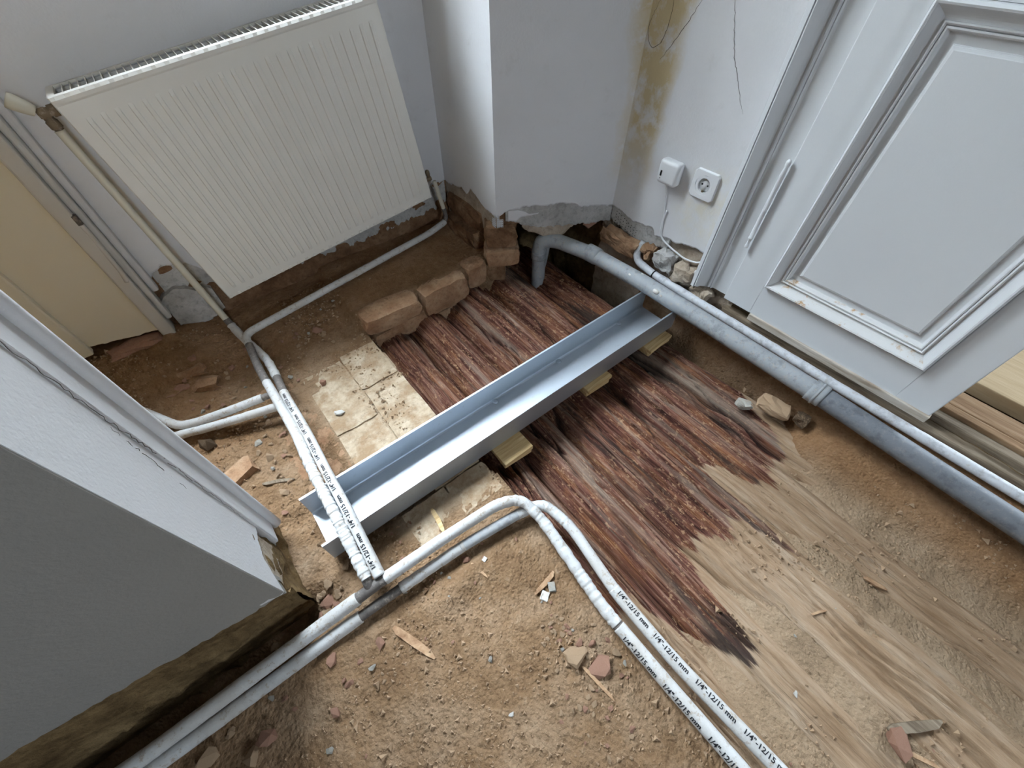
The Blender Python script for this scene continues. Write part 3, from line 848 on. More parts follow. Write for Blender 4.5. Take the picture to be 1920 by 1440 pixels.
def frame_loops(name, yl, yr, z0, z1, loops, m, parent, fill=None, mat_bottom=None):
    """mitred moulding: nested rectangles (inset, depth towards the room)"""
    V = []; F = []; FB = []
    for ins, d in loops:
        x = DX - d
        V += [(x, yl - ins, z0 + ins), (x, yr + ins, z0 + ins), (x, yr + ins, z1 - ins), (x, yl - ins, z1 - ins)]
    for i in range(len(loops) - 1):
        for k in range(4):
            q = (i * 4 + k, i * 4 + (k + 1) % 4, (i + 1) * 4 + (k + 1) % 4, (i + 1) * 4 + k)
            (FB if (k == 0 and mat_bottom is not None) else F).append(q)
    if fill: F.append(tuple((len(loops) - 1) * 4 + k for k in range(4)))
    bm = bmesh.new(); bv = [bm.verts.new(p) for p in V]
    for q in F: bm.faces.new([bv[i] for i in q])
    bm.normal_update()
    o = from_bm(bm, name, m, parent)
    if FB:
        bm = bmesh.new(); bv = [bm.verts.new(p) for p in V]
        for q in FB: bm.faces.new([bv[i] for i in q])
        for v in [v for v in bm.verts if not v.link_faces]: bm.verts.remove(v)
        from_bm(bm, name, mat_bottom, parent)['label'] = 'bottom moulding rubbed to bare wood'
    return o

# stiles and rails
box('stile', DX, DX + .04, PYL, YL, .162, 2.10, DOORPAINT, D1, .0025)
box('stile', DX, DX + .04, YR_, PYR, .162, 2.10, DOORPAINT, D1, .0025)
box('rail', DX, DX + .04, PYR, PYL, .164, PZ0, DOORPAINT, D1)
box('rail', DX, DX + .04, PYR, PYL, PZ1, PZ2, DOORPAINT, D1)
box('rail', DX, DX + .04, PYR, PYL, PZ3, 2.10, DOORPAINT, D1)
prof = [(-.001, -.004), (.0005, -.004), (.002, .012), (.0065, .017), (.010, .0155), (.0105, .013)]
for k in range(7):
    t = k / 6
    prof.append((.0115 + .0195 * t, .012 - .017 * math.sin(t * math.pi / 2)))
prof += [(.0315, -.005), (.0320, -.001), (.0345, .000), (.0370, -.002), (.0375, -.0065), (.0385, -.0065), (.0390, -.003), (.0420, -.003), (.0440, -.006), (.0465, -.016), (.048, -.017)]
for z0, z1 in ((PZ0, PZ1), (PZ2, PZ3)):
    frame_loops('panel_moulding', PYL, PYR, z0, z1, prof, DOORPAINT, D1, None, DOORWORN if z0 < .5 else None)
    frame_loops('panel', PYL, PYR, z0, z1, [(.0475, -.0168), (.0625, -.0168), (.063, -.0145), (.0645, -.014), (.0652, -.0120), (.069, -.0105), (.0705, -.0095)], DOORPAINT, D1, True)
# bare strip nailed along the bottom edge
bm = bmesh.new(); bbox(bm, DX - .008, DX + .012, -.214, .300, .143, .164, .002)
from_bm(bm, 'weather_strip', STRIPWOOD, D1)
# painted barrel hinge on the jamb
hg = lathe('hinge', [(0, .001), (.002, .0055), (.007, .0062), (.011, .005), (.012, .0042), (.028, .0042), (.030, .0068), (.033, .0068), (.034, .0060), (.115, .0062), (.1165, .0068), (.118, .0062), (.205, .0062), (.208, .0068), (.211, .0064), (.228, .0045), (.231, .0045), (.234, .0062), (.241, .0066), (.246, .005), (.248, .001)],
           (DX - .010, .4035, .352), (0, 0, 1), DOORPAINT, D1, 14)
hg['label'] = 'long painted barrel hinge with knob ends'

TR1 = tag(empty('trim_1', (1.22, .46, .17)), 'moulded white door architrave beside the power socket', kind='structure')
cs = [(.508, 0), (.508, .042), (.5065, .0445), (.4965, .0445), (.4955, .0385), (.4940, .0385), (.4930, .0445), (.4905, .0445)]
for k in range(7):
    t = k / 6
    cs.append((.4895 - .0245 * t, .0435 - .036 * math.sin(t * math.pi / 2)))
cs += [(.4640, .0120), (.4605, .0135), (.4575, .0115), (.4565, .0060), (.4540, .0075), (.4515, .0030), (.4480, .0005), (.4005, .0005), (.4005, -.03), (.508, -.03)]
def extrude_profile(name, pts, z0, z1, x0, m, parent, rag=None):
    bm = bmesh.new()
    rnd = random.Random(4)
    lo = [bm.verts.new((x0 - d, y, z0 + (rnd.uniform(-rag, rag) if rag else 0))) for y, d in pts]
    hi = [bm.verts.new((x0 - d, y, z1)) for y, d in pts]
    n = len(pts)
    bm.faces.new(lo); bm.faces.new(hi)
    for i in range(n):
        bm.faces.new((lo[i], lo[(i + 1) % n], hi[(i + 1) % n], hi[i]))
    return from_bm(bm, name, m, parent)
extrude_profile('architrave', cs, .168, 2.25, XR, DOORPAINT, TR1, .004)
box('jamb_head', XR - .004, XR + .03, -.93, .508, 2.105, 2.25, DOORPAINT, TR1, .002)
box('architrave', XR - .03, XR + .03, -.93, -.84, .168, 2.25, DOORPAINT, TR1, .003)

# threshold timbers and the boarded floor of the next room
F2 = tag(empty('floor', (1.6, -.3, .1)), 'worn timber threshold and tan boarded floor beyond the door', kind='structure')
box('threshold_beam', 1.225, 1.262, -.93, .39, .075, .128, OLDWOOD, F2, .006)
box('threshold_beam', 1.258, 1.292, -.93, .38, .09, .146, OLDWOOD, F2, .006)
box('threshold_board', 1.296, 1.322, -.93, .38, .10, .154, SILLWOOD, F2, .003)
box('threshold_board', 1.330, 1.405, -.93, .38, .10, .149, SILLWOOD, F2, .004)
box('threshold_board', 1.318, 1.334, -.93, .38, .095, .140, MASON, F2, .002)
y = -3.0; k = 0
x = 1.438
while x < 3.3:
    box('floor_board', x, min(3.3, x + .396), -3.0, .93, .128, .170, FLOORBOARD, F2, .003)
    x += .40
box('subfloor', 1.40, 3.3, -3.0, .93, .02, .09, MASONDARK, F2)

# ------------------------------------------------------------------ logs in the opened bay
BR = [(.26, -.02), (.30, -.02), (.36, -.04), (.40, -.13), (.44, -.20), (.485, -.285), (.51, -.20), (.525, -.07), (.57, -.02), (.62, -.05), (.68, -.07), (.72, -.05), (.75, -.14), (.772, -.22), (.785, -.08), (.80, .10), (.835, .05), (.86, -.05), (.90, -.06), (.95, -.03), (1.02, -.06), (1.05, .00), (1.10, .13), (1.18, .19)]
LOGS = [(.262, .415, -.046, 'narrow dark red log along the paved edge of the bay'), (.410, .575, -.040, 'brushed log with long splits under the thickest shim stack'),
        (.570, .815, -.036, 'broad pale-streaked log in the middle of the bay'), (.812, .990, -.040, 'red-brown log with blackened brushed end'), (.985, 1.172, -.050, 'log next to the dirt bank under the drain pipe')]
def build_log(k, x0, x1, crown, label):
    nu, nv = 64, 330
    ys = np.linspace(-.80, 1.30, nv)
    tt = np.linspace(-1, 1, nu)
    T, Y = np.meshgrid(tt, ys)
    bend = .006 * (fbm(Y * 1.3, Y * 0 + k, 70 + k, 2) - .5) * 2
    X = (x0 + x1) / 2 + bend + T * (x1 - x0) / 2 * (1 - .012)
    arc = 1 - np.sqrt(np.clip(1 - np.clip(np.abs(T), 0, 1) ** 2.1, 0, 1))
    dust = sstep(.075, -.075, Y - np.interp(X, [p[0] for p in BR], [p[1] for p in BR]) + .10 * (fbm(X * 60, Y * 4, 90, 3) - .5))
    rid = fbm(X * 46 + .7 * fbm(X * 9, Y * 6, 5, 2), Y * 1.7 + k * 3, 80 + k, 4)
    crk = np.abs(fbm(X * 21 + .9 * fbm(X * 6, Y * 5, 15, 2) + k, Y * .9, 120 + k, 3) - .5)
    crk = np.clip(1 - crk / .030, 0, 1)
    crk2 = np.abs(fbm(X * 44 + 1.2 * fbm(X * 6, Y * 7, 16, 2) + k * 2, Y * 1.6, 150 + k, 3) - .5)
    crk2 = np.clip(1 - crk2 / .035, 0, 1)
    mini = fbm(X * 150, Y * 12, 130 + k, 3)
    soft = 1 - .40 * dust
    Z = crown - arc * (.090 - .040 * dust) + .012 * (fbm(X * 4, Y * 2.2, 140, 3) - .5) + soft * (.024 * (rid - .5) - .026 * crk - .014 * crk2 + .008 * (mini - .5))
    Z = np.where(np.abs(T) > .985, -.21, Z)
    V = np.stack([X.ravel(), Y.ravel(), Z.ravel()], 1)
    i = np.arange((nu - 1) * (nv - 1)); r = i // (nu - 1); c = i % (nu - 1); a = r * nu + c
    F = np.stack([a, a + 1, a + nu + 1, a + nu], 1).tolist()
    for j in range(nv - 1):
        F.append((j * nu + nu - 1, j * nu, (j + 1) * nu, (j + 1) * nu + nu - 1))
    F.append(tuple(range(nu))[::-1]); F.append(tuple(range((nv - 1) * nu, nv * nu)))
    me = bpy.data.meshes.new('timber_log')
    me.from_pydata(V.tolist(), [], F)
    me.update()
    at = me.attributes.new('dust', 'FLOAT', 'POINT')
    at.data.foreach_set('value', dust.ravel().astype(np.float32))
    at = me.attributes.new('split_shade', 'FLOAT', 'POINT')
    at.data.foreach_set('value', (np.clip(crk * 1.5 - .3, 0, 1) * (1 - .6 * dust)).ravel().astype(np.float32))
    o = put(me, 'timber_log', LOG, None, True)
    tag(o, label, 'log', 'old logs lying side by side in the floor bay')
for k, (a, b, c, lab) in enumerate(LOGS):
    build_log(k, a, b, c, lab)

# ------------------------------------------------------------------ radiator, hung crooked
RAD = empty('radiator', (-.068, 1.421, .158))
RAD.rotation_euler = (0, rad(-7.27), rad(-.9))
tag(RAD, 'white ribbed panel radiator hanging crooked on the wall', 'radiator')
RW, RH, RD = .803, .59, .098
def rpart(o, par=None):
    o.parent = par or RAD
    o.matrix_parent_inverse = Matrix.Identity(4)
    return o
# pressed front panel: vertical ribs
nr = 25
xs = [0.0, .004, .010, .020]
off = {0: 0, 1: 0, 2: 0, 3: 0}
prof_x = [(0, .006), (.003, 0.0), (.012, 0.0), (.0135, .0015), (.022, .0015)]
p0, p1 = .038, RW - .038
pitch = (p1 - p0) / (nr - 1)
for k in range(nr):
    c = p0 + k * pitch
    prof_x += [(c - .0062, .0015), (c - .0040, .0015 - .0042), (c + .0040, .0015 - .0042), (c + .0062, .0015)]
prof_x += [(RW - .022, .0015), (RW - .0135, .0015), (RW - .012, 0.0), (RW - .003, 0.0), (RW, .006)]
prof_x = sorted(prof_x)
rows = [(0, 0, .006), (.003, 0, 0), (.010, 0, 0), (.012, 0, .0015), (.030, 0, .0015), (.042, 1, .0015), (RH - .062, 1, .0015), (RH - .050, 0, .0015), (RH - .020, 0, .0015), (RH - .016, 0, -.001), (RH - .008, 0, -.003), (RH - .002, 0, 0), (RH, 0, .008)]
V = []; F = []
for z, on, base in rows:
    for x, d in prof_x:
        rib = d < 0
        y = d if (rib and on) else max(base, max(d, 0.0)) if base >= 0 else (base if .003 <= x <= RW - .003 else max(d, 0))
        V.append((x, y, z))
n = len(prof_x)
for j in range(len(rows) - 1):
    for i in range(n - 1):
        F.append((j * n + i, j * n + i + 1, (j + 1) * n + i + 1, (j + 1) * n + i))
rpart(raw('front_panel', V, F, RADPAINT))
rpart(box('side_plate', 0.0005, .0025, .006, RD, .004, RH - .006, RADRIM))
rpart(box('side_plate', RW - .0025, RW - .0005, .006, RD, .004, RH - .006, RADRIM))
rpart(box('back_panel', .006, RW - .006, RD - .004, RD, .006, RH - .01, RADPAINT))
rpart(box('bottom_rim', .003, RW - .003, .006, .012, .0005, .010, RADRIM))
V = []; F = []
nf = 50
for k in range(nf + 1):
    x = .02 + (RW - .04) * k / nf
    V += [(x, .014 if k % 2 else RD - .008, .05), (x, .014 if k % 2 else RD - .008, RH - .03)]
for k in range(nf): F.append((2 * k, 2 * k + 2, 2 * k + 3, 2 * k + 1))
rpart(raw('convector_fins', V, F, FITTING))
rpart(box('grille_rail', .002, RW - .002, .0065, .012, RH - .006, RH - .001, RADRIM))
rpart(box('grille_rail', .002, RW - .002, RD - .010, RD, RH - .006, RH - .001, RADRIM))
rpart(box('grille_end', .0005, .016, .012, RD - .010, RH - .006, RH - .001, RADRIM))
rpart(box('grille_end', RW - .016, RW - .0005, .012, RD - .010, RH - .006, RH - .001, RADRIM))
bar0 = box('grille_bar', -.0013, .0013, .012, RD - .010, RH - .007, RH - .0015, RADRIM)
rpart(bar0)
nb = 46
bar0.location.x = .016 + (RW - .032) / (nb + 1)
for k in range(1, nb):
    b = bar0.copy(); COL.objects.link(b)
    b.location.x = .016 + (RW - .032) * (k + 1) / (nb + 1)
rpart(box('wall_bracket', .10, .125, RD - .001, RD + .018, RH - .12, RH - .04, FITTING))
rpart(box('wall_bracket', RW - .125, RW - .10, RD - .001, RD + .018, RH - .12, RH - .04, FITTING))
rpart(box('wall_bracket', .10, .125, RD - .001, RD + .018, .06, .12, FITTING))
rpart(box('wall_bracket', RW - .125, RW - .10, RD - .001, RD + .018, .06, .12, FITTING))
# thermostatic valve at the upper left, lockshield at the lower right
vy = .040
tv = rpart(lathe('thermostat_valve', [(0, .004), (.001, .010), (.005, .010), (.006, .0135), (.018, .0135), (.019, .0105), (.024, .0105), (.025, .0125), (.040, .0125), (.041, .009), (.043, .009)], (.002, vy, .560), (-1, 0, 0), BRASS, None, 6))
rpart(lathe('valve_head', [(0, .0110), (.004, .0120), (.010, .0135), (.030, .0160), (.038, .0165), (.042, .0150), (.043, .001)], (-.040, vy, .568), (-.66, 0, .75), PIPEPAINT, None, 18), tv)
rpart(lathe('valve_nut', [(0, .010), (.010, .010), (.011, .0125), (.026, .0125), (.027, .0095), (.031, .0095)], (-.030, vy, .556), (0, 0, -1), BRASS, None, 8), tv)
lv = rpart(lathe('lockshield_valve', [(0, .004), (.001, .008), (.004, .008), (.005, .0105), (.014, .0105), (.015, .008), (.024, .008), (.025, .0095), (.034, .0095), (.035, .003)], (RW - .002, vy, .050), (1, 0, 0), BRASS, None, 8))
rpart(lathe('valve_cap', [(0, .007), (.012, .007), (.013, .0085), (.026, .0085), (.030, .006), (.031, .001)], (RW + .024, vy, .052), (0, 0, 1), BRASS, None, 10), lv)
# ------------------------------------------------------------------ heating pipes
R1 = .0128
def prints(C, r, starts, ang, root, flip=False, length=.088):
    for s in starts:
        print_on_pipe(C, r, s, ang, INK, root, flip, length / TXT_W)

# return: from the lower right of the radiator, along the wall, over the channel
C1 = path([(.772, 1.457, .292), (.806, 1.452, .120), (.700, 1.425, .112), (-.088, 1.333, .076), (-.099, 1.144, .080), (-.096, 1.008, .085), (-.093, .828, .092), (-.100, .666, .108), (-.101, .545, .108), (-.110, .378, .066)], .035)
P1 = tag(empty('heating_pipe', tuple(C1[-1])), 'white sleeved return pipe from the radiator foot, wrinkled where it crosses the channel', 'pipe', 'white insulated heating pipes')
L1 = plen(C1)
tube('painted_pipe', sub(C1, 0, .125), .0082, PIPEPAINT, P1, 12)
tube('bare_pipe', sub(C1, .118, .185), .0088, FITTING, P1, 12)
sE = 1.325
tube('insulation_sleeve', sub(C1, .178, 1.115), .0122, FOAM, P1, 14, .05, 3, freq=120)
tube('soldered_joint', sub(C1, 1.10, 1.325), .0118, FITTING, P1, 12, .05, 4)
tube('insulation_sleeve', sub(C1, 1.318, L1, .0015), R1, FOAM, P1, 16, .11, 5, freq=270, wfun=lambda s: .2 + 1.0 * float(sstep(.22, .36, s)))
tube('soldered_joint', path([(-.109, .392, .070), (-.112, .372, .062), (-.114, .360, .049)], .01), .0115, FITTING, P1, 12)
# supply: from the thermostatic valve down the wall, alongside the return
C2 = path([(-.164, 1.457, .676), (-.114, 1.445, .066), (-.100, 1.357, .050), (-.068, 1.206, .050), (-.068, 1.099, .060), (-.072, .997, .075), (-.069, .806, .092), (-.073, .649, .106), (-.074, .528, .106), (-.085, .365, .066)], .04)
P2 = tag(empty('heating_pipe', tuple(C2[-1])), 'supply pipe from the thermostat valve, printed sleeve where it crosses the channel', 'pipe', 'white insulated heating pipes')
L2 = plen(C2)
tube('painted_pipe', sub(C2, 0, .600), .0105, PIPEPAINT, P2, 14)
tube('soldered_joint', sub(C2, .594, .628), .0112, FITTING, P2, 12)
tube('insulation_sleeve', sub(C2, .620, .960), .0130, FOAM, P2, 14, .08, 7)
tube('soldered_joint', sub(C2, .952, 1.055), .0120, FITTING, P2, 12, .04, 8)
tube('insulation_sleeve', sub(C2, 1.045, L2), R1, FOAM, P2, 16, .02, 9)
prints(C2, R1, [.018, .122, .226, .330, .434, .538], .25, P2, True)
# two branches that disappear behind the casing
C3 = path([(-.100, 1.030, .066), (-.22, 1.055, .058), (-.312, 1.080, .050), (-.352, 1.098, .050), (-.40, 1.175, .06), (-.44, 1.24, .07)], .05)
P3 = tag(empty('heating_pipe', tuple(C3[0])), 'bent branch pipe running from the joint to behind the casing board', 'pipe', 'white insulated heating pipes')
tube('insulation_sleeve', sub(C3, .03, None), .0125, FOAM, P3, 14, .05, 11)
tube('bare_pipe', sub(C3, 0, .035), .0105, FITTING, P3, 12)
C4 = path([(-.098, .982, .056), (-.276, 1.045, .040), (-.46, 1.112, .036)], .03)
P4 = tag(empty('heating_pipe', tuple(C4[0])), 'straight branch pipe below the bent one, running behind the casing', 'pipe', 'white insulated heating pipes')
tube('insulation_sleeve', C4, .0125, FOAM, P4, 14, .06, 12)
# front pair
C5 = path([(-.80, .385, .02), (-.581, .371, .022), (-.204, .366, .034), (-.123, .361, .047), (-.081, .356, .060), (.07, .349, .060), (.225, .336, .060), (.278, .310, .058), (.288, .24, .046), (.267, .012, .030), (.270, -.15, .024), (.276, -.36, .020), (.282, -.50, .02), (.29, -1.5, .02)], .04)
P5 = tag(empty('heating_pipe', tuple(C5[0])), 'upper of the two front pipes, arched over its twin with a collar mid-way', 'pipe', 'white insulated heating pipes')
tube('insulation_sleeve', np.array([(-1.9 + 1.105 * k / 8, .435 - .0495 * k / 8, .02) for k in range(9)]), .0145, FOAM, P5, 16)
tube('insulation_sleeve', sub(C5, 0, .655), .0145, FOAM, P5, 16, .03, 14)
tube('soldered_joint', sub(C5, .640, .735), .0125, FITTING, P5, 14, .06, 15)
tube('insulation_sleeve', sub(C5, .725, 1.425, .002), .0138, FOAM, P5, 16, .085, 16, freq=170, wfun=lambda s: .25 + float(sstep(.28, .34, s)))
tube('collar', sub(C5, 1.418, 1.438), .0128, FITTING, P5, 14)
tube('insulation_sleeve', sub(C5, 1.430, None), .0142, FOAM, P5, 16, .02, 17)
prints(C5, .0142, [1.448, 1.552, 1.656, 1.760], -.75, P5)
C6 = path([(-.80, .362, 0.0), (-.57, .350, .002), (-.215, .338, .012), (-.083, .330, .022), (.104, .315, .030), (.262, .292, .030), (.322, .275, .032), (.337, .190, .030), (.316, .02, .020), (.314, -.15, .018), (.330, -.37, .015), (.336, -.50, .015), (.345, -1.5, .02)], .04)
P6 = tag(empty('heating_pipe', tuple(C6[0])), 'lower of the two front pipes, dipping under its twin and out to its right', 'pipe', 'white insulated heating pipes')
tube('insulation_sleeve', np.array([(-1.9 + 1.105 * k / 8, .412 - .0495 * k / 8, .0 + .012 * (1 - k / 8)) for k in range(9)]), .0140, FOAM, P6, 16)
tube('insulation_sleeve', sub(C6, 0, .640), .0140, FOAM, P6, 16, .03, 18)
tube('soldered_joint', sub(C6, .632, .745), .0112, FITTING, P6, 14, .05, 19)
tube('insulation_sleeve', sub(C6, .738, .905), .0130, FOAM, P6, 16, .05, 20)
tube('foil_sleeve', sub(C6, .895, 1.065), .0128, FOAMGREY, P6, 16, .03, 21)
tube('insulation_sleeve', sub(C6, 1.055, 1.385, .002), .0132, FOAM, P6, 16, .08, 22, freq=170, wfun=lambda s: 1.0 - .8 * float(sstep(.12, .2, s)))
tube('insulation_sleeve', sub(C6, 1.375, None), .0142, FOAM, P6, 16, .015, 23)
prints(C6, .0142, [1.385, 1.488, 1.592, 1.696, 1.80], .05, P6)

# ------------------------------------------------------------------ drain pipe along the door wall
CD = path([(1.016, 1.088, -.15), (1.012, 1.088, .122), (1.062, 1.043, .122), (1.104, .880, .124), (1.122, .640, .122), (1.119, -.003, .120)], .05, .008)
DP = tag(empty('drain_pipe', (1.12, -.8, .12)), 'thick grey drain pipe with collar running below the door', 'pipe')
tube('pipe_run', CD, .0285, GREYPIPE, DP, 24, .012, 31, freq=20)
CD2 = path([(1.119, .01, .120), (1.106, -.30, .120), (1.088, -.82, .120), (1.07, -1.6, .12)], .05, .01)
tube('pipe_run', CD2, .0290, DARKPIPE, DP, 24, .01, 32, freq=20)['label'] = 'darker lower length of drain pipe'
tube('socket_collar', np.array([(1.119, y, .120) for y in np.linspace(-.012, .028, 6)]), .0325, GREYPIPE, DP, 24)
tube('socket_collar', np.array([(1.119, y, .120) for y in np.linspace(.004, .010, 4)]), .0345, GREYPIPE, DP, 24)
dd = np.array((1.106, .872, .124)); tt_ = np.array((.10, -.95, 0)); tt_ /= np.linalg.norm(tt_)
tube('socket_collar', np.array([dd - tt_ * .035 + tt_ * .055 * k / 5 for k in range(6)]), np.array([.033, .033, .033, .033, .0325, .030]), GREYPIPE, DP, 24)
tube('riser', path([(1.055, 1.09, .10), (1.05, 1.10, .0), (1.03, 1.12, -.15)], .02), .017, GREYPIPE, DP, 16)
tube('riser_collar', np.array([(1.0125, 1.088, z) for z in np.linspace(.04, .075, 5)]), .0315, GREYPIPE, DP, 20)
def blob(bm, c, r, sx, sy, sz):
    bmesh.ops.create_icosphere(bm, subdivisions=2, radius=r, matrix=Matrix.Translation(c) @ Matrix.Diagonal((sx, sy, sz, 1)))
for c, r in (((1.1025, .715, .139), .008), ((1.1010, .695, .137), .011), ((1.0985, .575, .1385), .013), ((1.0975, .552, .135), .006), ((1.124, .66, .149), .006)):
    bm = bmesh.new()
    blob(bm, c, r, .6, 1, .7)
    from_bm(bm, 'plaster_splash', STONE_W, DP, True)['label'] = 'white plaster splash on the drain pipe'

# pale conduit between drain pipe and wall
CW = path([(1.222, .748, .195), (1.205, .756, .150), (1.197, .735, .130), (1.192, .657, .122), (1.188, .478, .122), (1.186, -.062, .122), (1.188, -.446, .122), (1.19, -.80, .12), (1.19, -1.6, .12)], .025, .006)
CP = tag(empty('conduit_pipe', (1.19, -.8, .12)), 'thin pale pipe between the drain pipe and the door wall', 'pipe')
tube('pipe_run', CW, .0138, PALEPIPE, CP, 16, .04, 41, freq=60)
tube('joint_ring', sub(CW, .155, .160), .0146, DARK, CP, 16)
# white plastic channel end by the architrave
CE = tag(empty('cable_duct', (1.22, .515, .16)), 'short end of white cable duct at the foot of the architrave', 'cable duct')
box('duct', 1.208, 1.226, .508, .522, .150, .205, PLASTIC, CE, .002)

# ------------------------------------------------------------------ steel channel on timber shims
SC = tag(empty('steel_channel', (.49, .564, 0)), 'long galvanised steel channel spanning the bay from soil to drain pipe', 'steel channel')
CX0, CX1, CY0, CY1, CZ0, CZ1, th = -.156, 1.142, .492, .637, .005, .093, .0055
bm = bmesh.new()
sec = [(CY0, CZ1), (CY0 + th, CZ1), (CY0 + th, CZ0 + th + .006), (CY0 + th + .002, CZ0 + th + .002), (CY0 + th + .006, CZ0 + th), (CY1 - th - .006, CZ0 + th), (CY1 - th - .002, CZ0 + th + .002), (CY1 - th, CZ0 + th + .006), (CY1 - th, CZ1), (CY1, CZ1), (CY1, CZ0 + .004), (CY1 - .004, CZ0), (CY0 + .004, CZ0), (CY0, CZ0 + .004)]
a = [bm.verts.new((CX0, y, z)) for y, z in sec]; b = [bm.verts.new((CX1, y, z)) for y, z in sec]
ns = len(sec)
for i in range(ns):
    bm.faces.new((a[i], a[(i + 1) % ns], b[(i + 1) % ns], b[i]))
for e in (a, b):
    for q in ((0, 1, 2, 13), (13, 2, 3, 12), (12, 3, 4), (12, 4, 5, 11), (11, 5, 6), (11, 6, 7, 10), (10, 7, 8, 9)):
        bm.faces.new([e[i] for i in q])
from_bm(bm, 'channel_body', STEEL, SC)
for (x, y) in ((.430, .622), (.699, .622), (1.000, .622), (.505, .512), (.765, .512), (1.01, .512)):
    lathe('bolt_head', [(0, .0090), (.0015, .0095), (.0042, .0088), (.0056, .0060), (.0058, .001)], (x, y, CZ0 + th), (0, 0, 1), STEEL, SC, 12)

def shim(x0, x1, y0, y1, z0, z1, rot, label):
    o = bpy.data.objects.new('wood_shim', None)
    bm = bmesh.new(); bbox(bm, -(x1 - x0) / 2, (x1 - x0) / 2, -(y1 - y0) / 2, (y1 - y0) / 2, 0, z1 - z0, .0012, 1)
    o = from_bm(bm, 'wood_shim', PINE)
    o.location = ((x0 + x1) / 2, (y0 + y1) / 2, z0); o.rotation_euler.z = rad(rot)
    return tag(o, label, 'wood shim', 'pine shims under the steel channel')
shim(.322, .424, .432, .640, -.0165, .0015, 0, 'topmost pine shim of the stack nearest the paving')
shim(.330, .426, .436, .630, -.0340, -.0170, -3, 'lower pine shim of the stack nearest the paving')
shim(.690, .802, .470, .640, -.0130, .0015, 2, 'topmost pine shim of the middle stack')
shim(.694, .798, .474, .630, -.0300, -.0135, -2, 'lower pine shim of the middle stack')
shim(.985, 1.110, .462, .640, -.0120, .0015, 3, 'topmost pine shim of the stack nearest the drain pipe')
shim(.990, 1.112, .468, .630, -.0270, -.0125, -1, 'second pine shim of the stack nearest the drain pipe')
shim(1.00, 1.115, .475, .620, -.0440, -.0275, 4, 'lowest pine shim of the stack nearest the drain pipe')

# ------------------------------------------------------------------ power socket, charger, cable
SO = tag(empty('power_socket', (XR, .604, .457)), 'square white power socket beside the architrave', 'power socket')
sy, sz, hw = .6035, .4575, .0405
def plate(name, half, d0, d1, hole, m, parent, bev):
    """square plate with a round hole, facing -X"""
    n = 32
    V = []; F = []
    def ring(fn, d): 
        b = len(V)
        for k in range(n):
            a = 2 * math.pi * (k + .5) / n
            u, w = fn(a)
            V.append((XR - d, sy + u, sz + w))
        return b
    def sq(h):
        def f(a):
            c, s = math.cos(a), math.sin(a); q = h / max(abs(c), abs(s)); return c * q, s * q
        return f
    r0 = ring(sq(half), d0); r1 = ring(sq(half), d1 - bev); r2 = ring(sq(half - bev), d1)
    r3 = ring(lambda a: (hole * math.cos(a), hole * math.sin(a)), d1); r4 = ring(lambda a: (hole * math.cos(a), hole * math.sin(a)), d0)
    for p, q in ((r0, r1), (r1, r2), (r2, r3), (r3, r4)):
        for k in range(n):
            F.append((p + k, p + (k + 1) % n, q + (k + 1) % n, q + k))
    bm = bmesh.new(); bv = [bm.verts.new(p) for p in V]
    for f in F: bm.faces.new([bv[i] for i in f])
    return from_bm(bm, name, m, parent)
plate('frame', hw, 0, .0095, .0285, PLASTIC, SO, .0015)
plate('insert', .0275, .0, .0088, .0205, PLASTIC, SO, .0006)
lathe('well', [(0, .0212), (.0012, .0212), (.0015, .020), (.002, .020)], (XR - .0002, sy, sz), (-1, 0, 0), PLASTIC, SO, 28)
for dy in (-.0095, .0095):
    lathe('contact_hole', [(0, .0028), (.0006, .0028)], (XR - .0022, sy + dy, sz + .0), (-1, 0, 0), DARK, SO, 12)
for dz in (-.0185, .0185):
    box('earth_clip', XR - .0082, XR - .002, sy - .003, sy + .003, sz + dz - .0022, sz + dz + .0022, BRASS, SO, .0008)

UC = tag(empty('usb_charger', (XR, .72, .46)), 'rounded white plug-in charger with a slot, left of the power socket', 'charger')
bm = bmesh.new(); bbox(bm, XR - .036, XR - .001, .683, .757, .423, .495, .012, 4)
from_bm(bm, 'charger_body', PLASTIC, UC, True)
box('usb_slot', XR - .0366, XR - .0355, .738, .744, .447, .463, DARK, UC)
lathe('status_light', [(0, .0014), (.0005, .0014)], (XR - .0358, .741, .440), (-1, 0, 0), DARK, UC, 10)
CB = tag(empty('cable', (XR - .006, .715, .26)), 'thin white cable hanging from the charger to the architrave foot', 'cable')
tube('cord', path([(XR - .020, .726, .428), (XR - .006, .722, .40), (XR - .003, .708, .325), (XR - .003, .696, .262), (XR - .003, .692, .245)], .01), .0018, PLASTIC, CB, 8)
tube('cord', path([(XR - .003, .700, .335), (XR - .004, .705, .30), (XR - .003, .698, .25), (XR - .006, .675, .236), (XR - .010, .637, .228), (XR - .012, .575, .218), (XR - .006, .535, .222), (XR - .003, .515, .235)], .02), .0030, PLASTIC, CB, 8)

